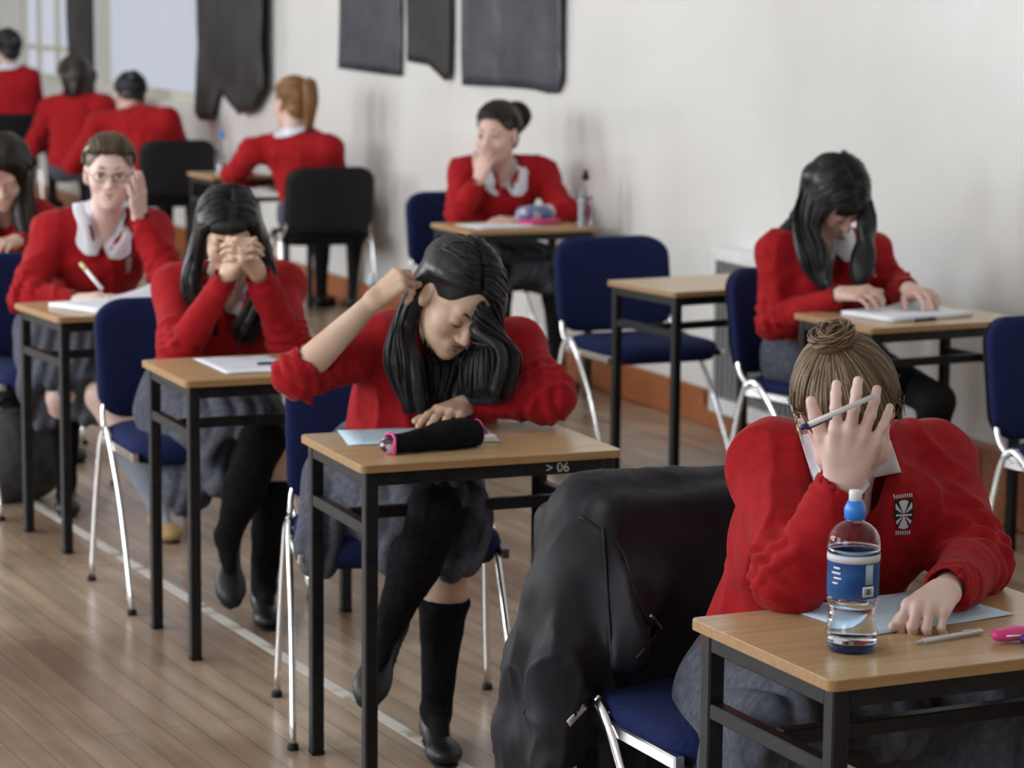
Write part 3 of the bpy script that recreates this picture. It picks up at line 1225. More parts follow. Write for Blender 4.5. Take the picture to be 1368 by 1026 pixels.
class Head:
    def __init__(h, c, f, u, sc=1.0):
        h.c, h.sc = np.asarray(c, float), sc
        h.R = head_frame(np.asarray(f, float), np.asarray(u, float))

    def w(h, x, y, z):
        """local (left/right, forward, up) -> place; +x is the person's right"""
        return h.c + (np.array([x, y, z]) * h.sc) @ h.R

    def dirw(h, v):
        return unit(np.asarray(v, float) @ h.R)

    def ops(h, S, neck=None, rn=.046, ears=True):
        s, R = h.sc, h.R
        E_ = lambda x, y, z, r, k=.02, sub=False: S.ell(h.w(x, y, z), np.array(r) * s, R, k, sub)
        E_(0, -.012, .035, (.072, .092, .078))
        E_(0, .022, -.022, (.060, .062, .080), .03)
        E_(0, .038, -.070, (.044, .046, .036), .03)
        E_(0, .070, -.092, (.018, .016, .016), .022)
        for x in (-1, 1):
            E_(x * .040, .058, -.026, (.020, .020, .022), .022)
            E_(x * .030, .090, .002, (.017, .016, .012), .012, True)
        S.cap(h.w(-.034, .074, .022), h.w(.034, .074, .022), .012 * s, k=.014)
        for x in (-1, 1):
            E_(x * .030, .072, .001, (.0145, .0135, .0125), .004)
        S.cap(h.w(0, .080, .008), h.w(0, .100, -.028), .008 * s, .0105 * s, .010)
        E_(0, .101, -.030, (.0105, .0105, .009), .006)
        for x in (-1, 1):
            E_(x * .0115, .093, -.034, (.0075, .009, .007), .005)
        S.cap(h.w(-.018, .080, -.058), h.w(.018, .080, -.058), .0085 * s, k=.008)
        S.cap(h.w(-.014, .079, -.067), h.w(.014, .079, -.067), .009 * s, k=.006)
        if ears:
            for x in (-1, 1):
                E_(x * .074, -.006, -.004, (.009, .018, .030), .006)
                E_(x * .070, -.004, -.028, (.008, .009, .010), .006)
                E_(x * .083, -.002, .002, (.006, .010, .018), .003, True)
        if neck is not None:
            S.cap(h.w(0, -.022, -.045), neck, .050 * s, rn * s * 1.08, .028)

    def face_parts(h, root, closed=False, brow='hair_dark', lipc='lips', eyes=True):
        """brows, lashes or eyes, and lips as their own parts"""
        s = h.sc
        for x in (-1, 1) if eyes else ():
            mb = MB()
            mb.tube([h.w(x * .014, .0865, .024), h.w(x * .028, .0855, .030), h.w(x * .042, .077, .026)], [.0022 * s, .0028 * s, .0012 * s], 6)
            mb.build('eyebrow', M[brow], root, True)
            if closed:
                mb = MB()
                mb.tube([h.w(x * .018, .0838, -.004), h.w(x * .030, .0860, -.008), h.w(x * .042, .0805, -.005)], [.0012 * s, .002 * s, .001 * s], 6)
                mb.build('eyelash', M['hair_black'], root, True)
            else:
                mb = MB()
                prof = [(.0001, .0118)] + [(.0118 * math.sin(a), .0118 * math.cos(a)) for a in np.linspace(.2, 1.5, 7)]
                Rz = frame(h.R[1], h.R[0])
                sc_ = [(r * s, z * s) for r, z in prof]
                o = mb.lathe(h.w(x * .030, .0738, .0), [(r * .9, z * .98) for r, z in sc_][::-1], 16, Rz).build('eye', M['eyewhite'], root, True)
                MB().lathe(h.w(x * .030, .0850, .0), [(.0052 * s, 0), (.0048 * s, .0008 * s)], 14, Rz).build('iris', M['iris'], o, True, True)
                MB().tube([h.w(x * .018, .0838, .006), h.w(x * .030, .0885, .0095), h.w(x * .042, .081, .006)], [.0012 * s, .0018 * s, .001 * s], 6).build('eyelash', M['hair_black'], root, True)
        mb = MB()
        mb.tube([h.w(-.025, .0790, -.0615), h.w(-.008, .0892, -.0565), h.w(0, .0892, -.0585), h.w(.008, .0892, -.0565), h.w(.025, .0790, -.0615)], [.0012 * s, .0032 * s, .003 * s, .0032 * s, .0012 * s], 8)
        mb.tube([h.w(-.019, .0805, -.0635), h.w(0, .0885, -.068), h.w(.019, .0805, -.0635)], [.0012 * s, .0045 * s, .0012 * s], 8)
        mb.build('lips', M[lipc], root, True)

    # hair
    HC = np.array([0, -.016, .040])
    HR = np.array([.083, .104, .088])

    def epos(h, v, b=1.0):
        v = unit(v)
        q = h.HC + v * h.HR * b
        return h.w(*q)

    def cap_ops(h, S, lift=1.0):
        s, R = h.sc, h.R
        S.ell(h.w(*h.HC), h.HR * s * .932 * lift, R, .01)
        S.ell(h.w(0, -.060, -.020), np.array([.064, .050, .055]) * s, R, .02)
        S.ell(h.w(0, .095, -.022), np.array([.068, .078, .103]) * s, R, .012, True)
        S.ell(h.w(0, .03, -.085), np.array([.09, .085, .06]) * s, R, .012, True)
        for x in (-1, 1):
            S.ell(h.w(x * .082, .005, -.012), np.array([.026, .026, .034]) * s, R, .008, True)


def slerp(a, b, t):
    a, b = unit(a), unit(b)
    w_ = math.acos(max(-1, min(1, a @ b)))
    if w_ < 1e-4:
        return a
    return (a * math.sin((1 - t) * w_) + b * math.sin(t * w_)) / math.sin(w_)


def locks_tied(mb, h, tie, n=240, r=.0035, wob=.03, ns=12):
    """combed-back strands running over the skull to the tie"""
    tie = unit(tie)
    a0 = unit(np.cross(tie, [1, 0, 0]))
    b0 = np.cross(tie, a0)
    for i in range(n):
        az = 2 * math.pi * (i + rng.random() * .6) / n * 1.0
        e = a0 * math.cos(az) + b0 * math.sin(az)
        ro = .2
        while ro < 2.6:
            v = tie * math.cos(ro) + e * math.sin(ro)
            if (v[1] > .18 and v[2] < .30 + .08 * (1 - abs(v[0]))) or v[2] < -.62 or (abs(v[0]) > .80 and v[2] < -.12 and v[1] > -.25):
                break
            ro += .04
        ro *= (1, 1, .78, .55)[i % 4] + rng.uniform(-.03, .02)
        v0 = tie * math.cos(ro) + e * math.sin(ro)
        b_ = 1.0 + rng.uniform(0, wob)
        pts = []
        for k in range(ns):
            t = k / (ns - 1)
            bb = b_ + .012 * math.sin(t * 7 + i * 1.7)
            if k == 0:
                bb = .975
            pts.append(h.epos(slerp(v0, tie, t * .985), bb))
        rs = [r * h.sc * (.5 + .9 * math.sin(math.pi * min(1, .15 + .8 * k / (ns - 1)))) * rng.uniform(.85, 1.15) for k in range(ns)]
        mb.tube(pts, rs, 5)


def long_path(h, sg, px, q, G, oa, ob, bump, jit=0.0, ysr=(.62, -.88), cutoff=99):
    part = np.array([px + .03 * sg * (1 + jit), .90 - 1.6 * q, .56 + .46 * min(q * 2.2, 1)])
    ys = ysr[0] + (ysr[1] - ysr[0]) * q + jit * .08
    sidev = np.array([sg * (1.0 if ys > -.6 else .6), ys, .02 + jit * .1])
    pts = [h.epos(slerp(part, sidev, t), bump) for t in np.linspace(0, 1, 9)]
    pts[0] = h.epos(part, .95)
    ctrl = [pts[-2], pts[-1]]
    for k, (g, rad) in enumerate(G[:cutoff]):
        dd = unit(g - (G[k - 1][0] if k else h.c))
        X = unit(h.R[1] - dd * (h.R[1] @ dd))
        Y = np.cross(dd, X) * sg
        ctrl.append(g + X * rad * oa + Y * rad * ob)
    return pts[:-1] + spline(ctrl, 5)[5:]


def locks_long(mb, h, px, guides, n=200, r=.0035, side=(-1, 1), S=None, ysr=None, base=.010):
    """strands from the parting over the skull, then falling along guides {side: [(point, radius), ...]}"""
    ysr = ysr or {}
    for sg in side:
        G = guides[sg]
        yr = ysr.get(sg, (.62, -.88))
        if S is not None:
            for q in np.linspace(0.04, .96, 8):
                P = long_path(h, sg, px, q, G, (.5 - q) * 1.5, 0, .885, 0, yr)
                m = len(P)
                S.path(P[2:], [base * (1.25 if k > 5 else 1) * min(1, .4 + (m - k) / 6) for k in range(2, m)], .016)
        for i in range(n):
            q = rng.random()
            ra, an = math.sqrt(rng.random()), rng.random() * 6.28
            cut = len(G) if rng.random() > .12 else max(1, len(G) - 1)
            P = long_path(h, sg, px, q, G, (.5 - q) * 1.6 + .2 * ra * math.cos(an), ra * math.sin(an) * .75 + .10, rng.uniform(1.0, 1.045), rng.uniform(-1, 1), yr, cut)
            m = len(P)
            w1, w2 = rng.uniform(0, 6.28), rng.normal(0, 1, 3) * .0025
            P = [p + w2 * math.sin(w1 + k * .5) for k, p in enumerate(P)]
            rs = [r * h.sc * min(1, .4 + 3 * k / m, .12 + 5 * (m - 1 - k) / m) for k in range(m)]
            mb.tube(P, rs, 5)


def tail(mb, pts, rad, n=60, r=.004):
    """a bunch of strands along pts, rad list of bundle radii"""
    P = spline(pts, 5)
    R_ = np.interp(np.linspace(0, 1, len(P)), np.linspace(0, 1, len(rad)), rad)
    for i in range(n):
        ra, an = math.sqrt(rng.random()), rng.random() * 6.28
        out = []
        for k, p in enumerate(P):
            t = unit(P[min(k + 1, len(P) - 1)] - P[max(k - 1, 0)])
            X = unit(np.cross(t, [0.3, 1, .2]))
            Y = np.cross(t, X)
            out.append(p + (X * math.cos(an + k * .04) + Y * math.sin(an + k * .04)) * ra * R_[k])
        m = int(len(out) * rng.uniform(.8, 1)) + 1
        out = out[:m]
        mb.tube(out, [r * min(1, .3 + 3 * (len(out) - k) / len(out)) for k in range(len(out))], 5)


def folds(scale=1.0, seed=0, elbows=(), amp=1.0, sleeves=()):
    def f(V):
        a = vnoise(V * np.array([1, 1, .55]), 13 / scale, seed)
        b = vnoise(V * np.array([1, 1, .6]), 31 / scale, seed + 3)
        d = (1 - np.abs(a)) ** 3 * .010 - .004 + b * .0022
        for (A, B, C_) in sleeves:
            for P0, P1, end in ((A, B, 1), (B, C_, 0)):
                ax = P1 - P0
                L = np.linalg.norm(ax)
                ax = ax / L
                t = (V - P0) @ ax
                dist = np.linalg.norm(V - P0 - t[:, None] * ax, axis=1)
                near = np.exp(-(((L - t) if end else t) / .075) ** 2) * (dist < .085) * (t > -.03) * (t < L + .03)
                w_ = vnoise(V, 18, seed + 7) * 2.2
                d = d + near * np.sin(t * 2 * math.pi / .036 + w_) * .0046
                near2 = np.exp(-((L - t) / .05) ** 2) * (dist < .07) * (t < L + .02) * (1 - end)
                d = d + near2 * np.sin(t * 2 * math.pi / .022 + w_) * .0018
        return d * amp
    return f


def collar(root, nb, R, sw, sc=1.0, vd=.085, wide=.046):
    """shirt collar: two leaves standing round the neck and lying on the sweater either side of the open V"""
    T = bvh(sw)
    n, rows = 22, 9
    for sg in (-1, 1):
        V = []
        for k in range(n):
            f = k / (n - 1)
            if f < .55:
                g = f / .55
                ang = math.pi * (1 - g) + math.radians(58) * g
                ix, iy, iu = math.sin(ang) * .057, math.cos(ang) * .057 + .004, .034 * (1 - g) + .020 * g
                ox, oy, ou = math.sin(ang) * (.057 + .040), math.cos(ang) * .095 + .004, -.010 - .016 * g
            else:
                g = (f - .55) / .45
                ix, iy, iu = .0485 * (1 - g) + .004 * g, .034 + .05 * g, .020 * (1 - g) - vd * g
                ox, oy, ou = .082 * (1 - g) + .050 * g + .03 * math.sin(math.pi * g) * .6, .054 + .04 * g, -.026 * (1 - g) - (vd + .004) * g - .012 * math.sin(math.pi * g)
            for j in range(rows):
                t = j / (rows - 1)
                x, y, u_ = (ix * (1 - t) + ox * t) * sg, iy * (1 - t) + oy * t, iu * (1 - t) + ou * t + .008 * math.sin(math.pi * t) * (1 - f)
                p = nb + (R[0] * x + R[1] * y + R[2] * u_) * sc
                if f > .5:
                    q = T.ray_cast(Vector(p + R[1] * .15), Vector(-R[1]), .3)
                    if q[0] is not None and t > .25 and (np.array(q[0]) - p) @ R[1] < .05:
                        p = p + R[1] * ((np.array(q[0]) - p) @ R[1]) * min(1, (f - .5) / .15)
                for _ in range(2):
                    q = T.find_nearest(Vector(p))
                    if q[0] is not None:
                        sd = (p - np.array(q[0])) @ np.array(q[1])
                        if sd < .011 and q[3] < .06:
                            p = np.array(q[0]) + np.array(q[1]) * .011
                V.append(p)
        nr = normals(np.array(V), np.array([(k * rows + j, k * rows + j + 1, (k + 1) * rows + j + 1, (k + 1) * rows + j) for k in range(n - 1) for j in range(rows - 1)]))
        cen = nb + R[2] * -.03
        out = np.sign(np.sum(nr * (np.array(V) - cen), 1).mean())
        N0 = len(V)
        V = V + [p - nr[i] * out * .0035 for i, p in enumerate(V)]
        Fc = []
        for k in range(n - 1):
            for j in range(rows - 1):
                a = k * rows + j
                q = (a, a + 1, a + rows + 1, a + rows)
                Fc.append(q if out > 0 else q[::-1])
                q2 = tuple(N0 + i for i in q)
                Fc.append(q2[::-1] if out > 0 else q2)
        ring = [k * rows for k in range(n)] + [(n - 1) * rows + j for j in range(1, rows)] + [k * rows + rows - 1 for k in range(n - 2, -1, -1)] + [j for j in range(rows - 2, 0, -1)]
        for i in range(len(ring)):
            a, b = ring[i], ring[(i + 1) % len(ring)]
            Fc.append((a, b, N0 + b, N0 + a))
        mesh_obj('shirt_collar', V, Fc, M['shirt'], root)


def shoe(root, ank, toe, m, sc=1.0, up=Z):
    d = unit(toe - ank)
    up = unit(up - d * (up @ d))
    lat = np.cross(d, up)
    R = np.array([lat, d, up])
    heel = ank - up * .055 * sc - d * .03 * sc
    tip = heel + d * .215 * sc
    S = SDF()
    S.cap(heel + up * .012, tip - d * .05 * sc - up * .002, .031 * sc, .030 * sc, .02, (up, .78))
    S.ell(tip - d * .055 * sc, (.041 * sc, .06 * sc, .026 * sc), R, .02)
    S.ell(heel + up * .022 + d * .01, (.031 * sc, .038 * sc, .04 * sc), R, .02)
    S.ell(heel + up * .066 * sc + d * .055 * sc, (.026 * sc, .058 * sc, .034 * sc), R, .01, True)
    V, Q = S.surf(.005, 2)
    o = mesh_obj('shoe', V, Q, m, root)
    S = SDF()
    S.cap(heel - up * .020 * sc, tip - d * .03 * sc - up * .022 * sc, .030 * sc, .032 * sc, .01, (up, .22))
    V, Q = S.surf(.005, 1)
    mesh_obj('sole', V, Q, M['plastic'], o, local=True)
    return R


def leg_parts(root, skinS, hipj, knee, ank, toe, kind, shoem, sc=1.0, vox=.006, top=.10, up=Z):
    """bare leg goes to skinS; sock and shoe are parts"""
    ank, toe = np.array(ank, float), np.array(toe, float)
    if ank[2] < .17:                                      # a planted foot lies flat on the floor
        ank[2] = .080 * sc
        toe[2] = ank[2]
    ax = unit(ank - knee)
    bk = -unit(np.cross(ax, np.cross(unit(knee - hipj), ax)))     # towards the calf side
    bk = -bk if bk @ unit(hipj - knee) < 0 else bk
    calf = knee + ax * .13 * sc + bk * .012
    if kind == 'tights':
        S = SDF().path([hipj, knee, calf, ank], [.078 * sc, .054 * sc, .055 * sc, .033 * sc], .025)
        S.cap(ank, ank + unit(toe - ank) * .09 * sc - up * .036 * sc, .031 * sc, .018 * sc, .02)
        V, Q = S.surf(vox, 2)
        mesh_obj('tights_leg', V, Q, M['tights'], root)
        skinS.path([hipj, knee, ank], [.06 * sc, .042 * sc, .026 * sc], .02)
    else:
        m = M['sock'] if kind == 'sock' else M['greysock']
        skinS.path([hipj, knee, calf, ank], [.064 * sc, .050 * sc, .048 * sc, .028 * sc], .025)
        if top < 0:                                       # pulled up over the knee
            up_ = unit(hipj - knee)
            t0 = knee - up_ * top * sc
            S = SDF().path([t0, knee, calf, ank], [.070 * sc, .057 * sc, .056 * sc, .034 * sc], .025)
            S.cap(ank, ank + unit(toe - ank) * .095 * sc - up * .036 * sc, .031 * sc, .018 * sc, .02)
            S.half(t0, up_, .004)
        else:
            t0 = knee + ax * top * sc
            S = SDF().path([t0, calf + ax * max(0, top - .10) * sc if top > .13 else calf, ank], [.051 * sc, .056 * sc, .034 * sc], .02)
            S.cap(ank, ank + unit(toe - ank) * .095 * sc - up * .036 * sc, .031 * sc, .018 * sc, .02)
            S.half(t0, -ax, .004)
        V, Q = S.surf(vox, 2, folds(.6, 3, amp=.35))
        mesh_obj('sock', V, Q, m, root)
    shoe(root, ank, toe, M[shoem], sc, up)


def skirt(root, hips, knees, R, sc=1.0, vox=.008, seed=0, drop=.07, hem=.03, extra=()):
    S = SDF()
    hc = (hips[0] + hips[1]) / 2
    S.ell(hc + R[2] * .05 * sc, (.165 * sc, .125 * sc, .11 * sc), R, .05)
    for h_, k_ in zip(hips, knees):
        S.cap(h_, k_ + unit(k_ - h_) * hem, .105 * sc, .078 * sc, .07)
        S.cap(h_ - Z * drop * .5, k_ - Z * drop * .75, .07 * sc, .058 * sc, .06)
    km = (knees[0] + knees[1]) / 2
    S.cap(hc, km, .10 * sc, .066 * sc, .06)
    for a, b, ra, rb in extra:
        S.cap(a, b, ra, rb, .04)
    lat = unit(knees[1] - knees[0]) if np.linalg.norm(knees[1] - knees[0]) > .06 else R[0]
    for h_, k_ in zip(hips, knees):                      # open hem the knee comes out of
        a = unit(k_ - h_)
        S.ell(k_ + a * (hem + .075) - Z * .035, (.062 * sc,) * 3, None, .02, True)
    ax = unit(km - hc)
    side = unit(np.cross(ax, Z))

    def disp(V):
        t = (V - hc) @ ax
        s_ = (V - hc) @ side + .3 * ((V - hc) @ Z)
        g = np.clip(t / .30, 0, 1)
        return (np.abs(np.sin(s_ * math.pi / .048 + .7 * vnoise(V, 4, seed))) - .5) * .014 * (.25 + .75 * g) + vnoise(V, 7, seed + 1) * .003
    V, Q = S.surf(vox, 2, disp)
    return mesh_obj('skirt', V, Q, M['skirt'], root)


def sweater(root, hip, nb, shR, shL, arms, sc=1.0, vox=.007, seed=0, vneck=True, amp=1.0, cuff=True, belly=1.0, extra=()):
    """arms: list of (shoulder, elbow, end of sleeve, r_end)"""
    up = unit(nb - hip)
    lat = unit(shL - shR - up * ((shL - shR) @ up))
    fwd = np.cross(lat, up)
    R = np.array([lat, fwd, up])
    L = np.linalg.norm(nb - hip)
    S = SDF()
    S.ell(hip + up * .02, (.160 * sc, .125 * sc, .10 * sc), R, .05)
    c1 = hip + up * L * .30 + fwd * .015 * belly
    c2 = hip + up * L * .66 + fwd * .012
    S.ell(c1, (.152 * sc, .118 * sc * belly, .15 * sc), R, .06)
    S.ell(c2, (.165 * sc, .122 * sc, .17 * sc), R, .06)
    S.ell(c2 + fwd * .05 + up * .0, (.115 * sc, .085 * sc, .085 * sc), R, .05)
    S.cap(shR, shL, .060 * sc, k=.05)
    b = nb - up * .035
    S.cap(b, shR, .062 * sc, .058 * sc, .05)
    S.cap(b, shL, .062 * sc, .058 * sc, .05)
    for (a, e, c, re) in arms:
        S.cap(a, e, .063 * sc, .053 * sc, .035)
        S.cap(e, c, .053 * sc, re * sc, .018)
        ax = unit(c - e)
        if cuff:
            S.cap(c - ax * .028, c - ax * .008, (re + .0015) * sc, (re - .001) * sc, .006)
    for c_, r_ in extra:
        S.ell(c_, r_, R, .06)
    # hollow for the neck, and the V below it
    S.cap(nb - up * .030 + fwd * .014, nb + up * .12, .066 * sc, .080 * sc, .014, sub=True)
    if vneck:
        S.cap(nb + fwd * .045 + up * .005, nb + fwd * .15 - up * .10, .056 * sc, .006 * sc, .010, sub=True)
    for (a, e, c, re) in arms:
        ax = unit(c - e)
        S.cap(c - ax * .004, c + ax * .03, re * .80 * sc, re * .86 * sc, .004, sub=True)
    V, Q = S.surf(vox, 2, folds(1, seed, amp=amp, sleeves=[(a, e, c) for a, e, c, r in arms]))
    o = mesh_obj('sweater', V, Q, M['red'], root)
    return o, R


from mathutils.bvhtree import BVHTree


def bvh(o):
    me = o.data
    return BVHTree.FromPolygons([v.co.copy() for v in me.vertices], [tuple(p.vertices) for p in me.polygons])


def crest(root, sw, u, v, R, w_=.042, h_=.060, cell=.0011):
    """embroidered badge laid on the sweater where the sight line of (u,v) meets it"""
    T = bvh(sw)
    d = ray(u, v)
    hit = T.ray_cast(Vector(O), Vector(unit(d)))
    if hit[0] is None:
        return
    c = np.array(hit[0])
    nrm = unit(np.array(hit[1]) + R[1])
    upv = unit(R[2] - nrm * (R[2] @ nrm))
    sx = unit(np.cross(upv, nrm))
    nx, ny = int(w_ / cell), int(h_ / cell)
    V, ok = [], []
    for j in range(ny + 1):
        for i in range(nx + 1):
            p = c + sx * (i / nx - .5) * w_ + upv * (j / ny - .5) * h_
            q = T.ray_cast(Vector(p + nrm * .05), Vector(-nrm), .1)
            V.append((np.array(q[0]) if q[0] is not None else p) + nrm * .0016)
    fb, fw = [], []
    for j in range(ny):
        for i in range(nx):
            x, y = (i + .5) / nx * 2 - 1, (j + .5) / ny * 2 - 1
            a = j * (nx + 1) + i
            f = (a, a + 1, a + nx + 2, a + nx + 1)
            ys = (y - .02) / .78
            half_ = .80 if ys > -.05 else .80 * math.sqrt(max(0, 1 - ((ys + .05) / .95) ** 2))
            if abs(ys) < 1 and abs(x) < half_:
                ang = (math.degrees(math.atan2(ys * 1.25, x)) + 360) % 360
                rr = math.hypot(x, ys)
                k = int((ang + 22.5) // 45) % 8
                white = (k % 2 == 0 and k != 0 and k != 4 and rr > .12 and rr < .92) or (k % 2 == 1 and abs((ang + 22.5) % 45 - 22.5) < 9 and rr > .2)
                white = white or (abs(ys) < .07 and abs(x) < .66) or rr < .1
                if abs(x) > half_ - .10 or abs(ys) > .93:
                    white = False
                (fw if white else fb).append(f)
            elif (.86 < y < .99 and abs(x) < .8) or (-.99 < y < -.80 and abs(x) < .62 and ys < -.0):
                if (i // 2) % 2 == 0:
                    fw.append(f)
    me_o = mesh_obj('crest', V, fb, M['crestblack'], root)
    q = mesh_obj('crest_emblem', V, fw, M['crestwhite'], me_o, local=True)
    me_o['label'] = 'black and white embroidered shield badge'
    return me_o


def patch(name, root, T, quad, m, off=.004, th=.003, n=10):
    """cloth piece lying on surface T: its outline corners are four sight lines"""
    q = [np.array([a, b, 0.0]) for a, b in quad]
    D, DD_ = [], []
    for j in range(n + 1):
        for i in range(n + 1):
            u_, v_ = i / n, j / n
            p = (q[0] * (1 - u_) + q[1] * u_) * (1 - v_) + (q[3] * (1 - u_) + q[2] * u_) * v_
            d = unit(ray(p[0], p[1]))
            hit = T.ray_cast(Vector(O), Vector(d))
            D.append(d)
            DD_.append(hit[3] if hit[0] is not None else np.nan)
    med = np.nanpercentile(DD_, 12)
    V = [O + d * (min(max(med if np.isnan(k) else k, med - .03), med + .016) - off) for d, k in zip(D, DD_)]
    G = np.array(V).reshape(n + 1, n + 1, 3)
    for _ in range(4):
        G[1:-1, 1:-1] = (G[:-2, 1:-1] + G[2:, 1:-1] + G[1:-1, :-2] + G[1:-1, 2:]) / 4
        G[0, 1:-1] = (G[0, :-2] + G[0, 2:]) / 2
        G[-1, 1:-1] = (G[-1, :-2] + G[-1, 2:]) / 2
        G[1:-1, 0] = (G[:-2, 0] + G[2:, 0]) / 2
        G[1:-1, -1] = (G[:-2, -1] + G[2:, -1]) / 2
    V = G.reshape(-1, 3)
    nrm = unit(np.cross(V[n] - V[0], V[-1] - V[0]))
    if nrm @ unit(O - V[0]) < 0:
        nrm = -nrm
    W_ = V - nrm * th
    Fc = []
    m_ = (n + 1) ** 2
    for j in range(n):
        for i in range(n):
            a = j * (n + 1) + i
            Fc.append((a, a + 1, a + n + 2, a + n + 1))
            Fc.append((m_ + a, m_ + a + n + 1, m_ + a + n + 2, m_ + a + 1))
    ring = list(range(n + 1)) + [n + (n + 1) * j for j in range(1, n + 1)] + [n * (n + 1) + i for i in range(n - 1, -1, -1)] + [(n + 1) * j for j in range(n - 1, 0, -1)]
    for i in range(len(ring)):
        a, b = ring[i], ring[(i + 1) % len(ring)]
        Fc.append((a, m_ + a, m_ + b, b))
    return mesh_obj(name, np.concatenate([V, W_]), Fc, m, root)


def person(label, base, group=None):
    r = empty('person', (base[0], base[1], 0))
    return tag(r, label, 'person', group)


def skin_mesh(root, mat_, parts):
    V, Q = join(*parts)
    return mesh_obj('body', V, Q, M[mat_], root)
def seated(label, hip, nb, shR, shL, elR, wrR, elL, wrL, head, skin, sc=1.0, vox=.007, seed=0, cuffs=(.93, .93), vneck=True, amp=1.0, belly=1.0, has_collar=True, extra=(), csc=None, vd=.085):
    """torso, sleeves, collar and the skin SDFs; the caller adds hands, legs, hair"""
    root = person(label, hip)
    arms = []
    for s_, e, w_, cf in ((shR, elR, wrR, cuffs[0]), (shL, elL, wrL, cuffs[1])):
        c = e + (w_ - e) * cf
        arms.append((s_, e, c, .036 if cf > .5 else .048))
    sw, R = sweater(root, hip, nb, shR, shL, arms, sc, vox, seed, vneck, amp=amp, belly=belly, extra=extra)
    if has_collar:
        collar(root, nb + R[2] * .004, R, sw, csc or sc, vd)
    return root, sw, R


def fine_hand(vox=.0026, **kw):
    S = SDF()
    hand_ops(S, **kw)
    return S.surf(vox, 1)


def head_skin(h, nb, vox=.0035, R=None):
    S = SDF()
    h.ops(S, nb)
    if R is not None:
        S.cap(nb, nb - R[2] * .075 + R[1] * .045, .050, .040, .03)
    return S.surf(vox, 1)


def add_hair(h, root, m, S, mb, vox=.004):
    V, Q = S.surf(vox, 1)
    o = mesh_obj('hair', V, Q, M[m], root)
    s = mb.build('hair_strands', M[m], o, True)
    return o


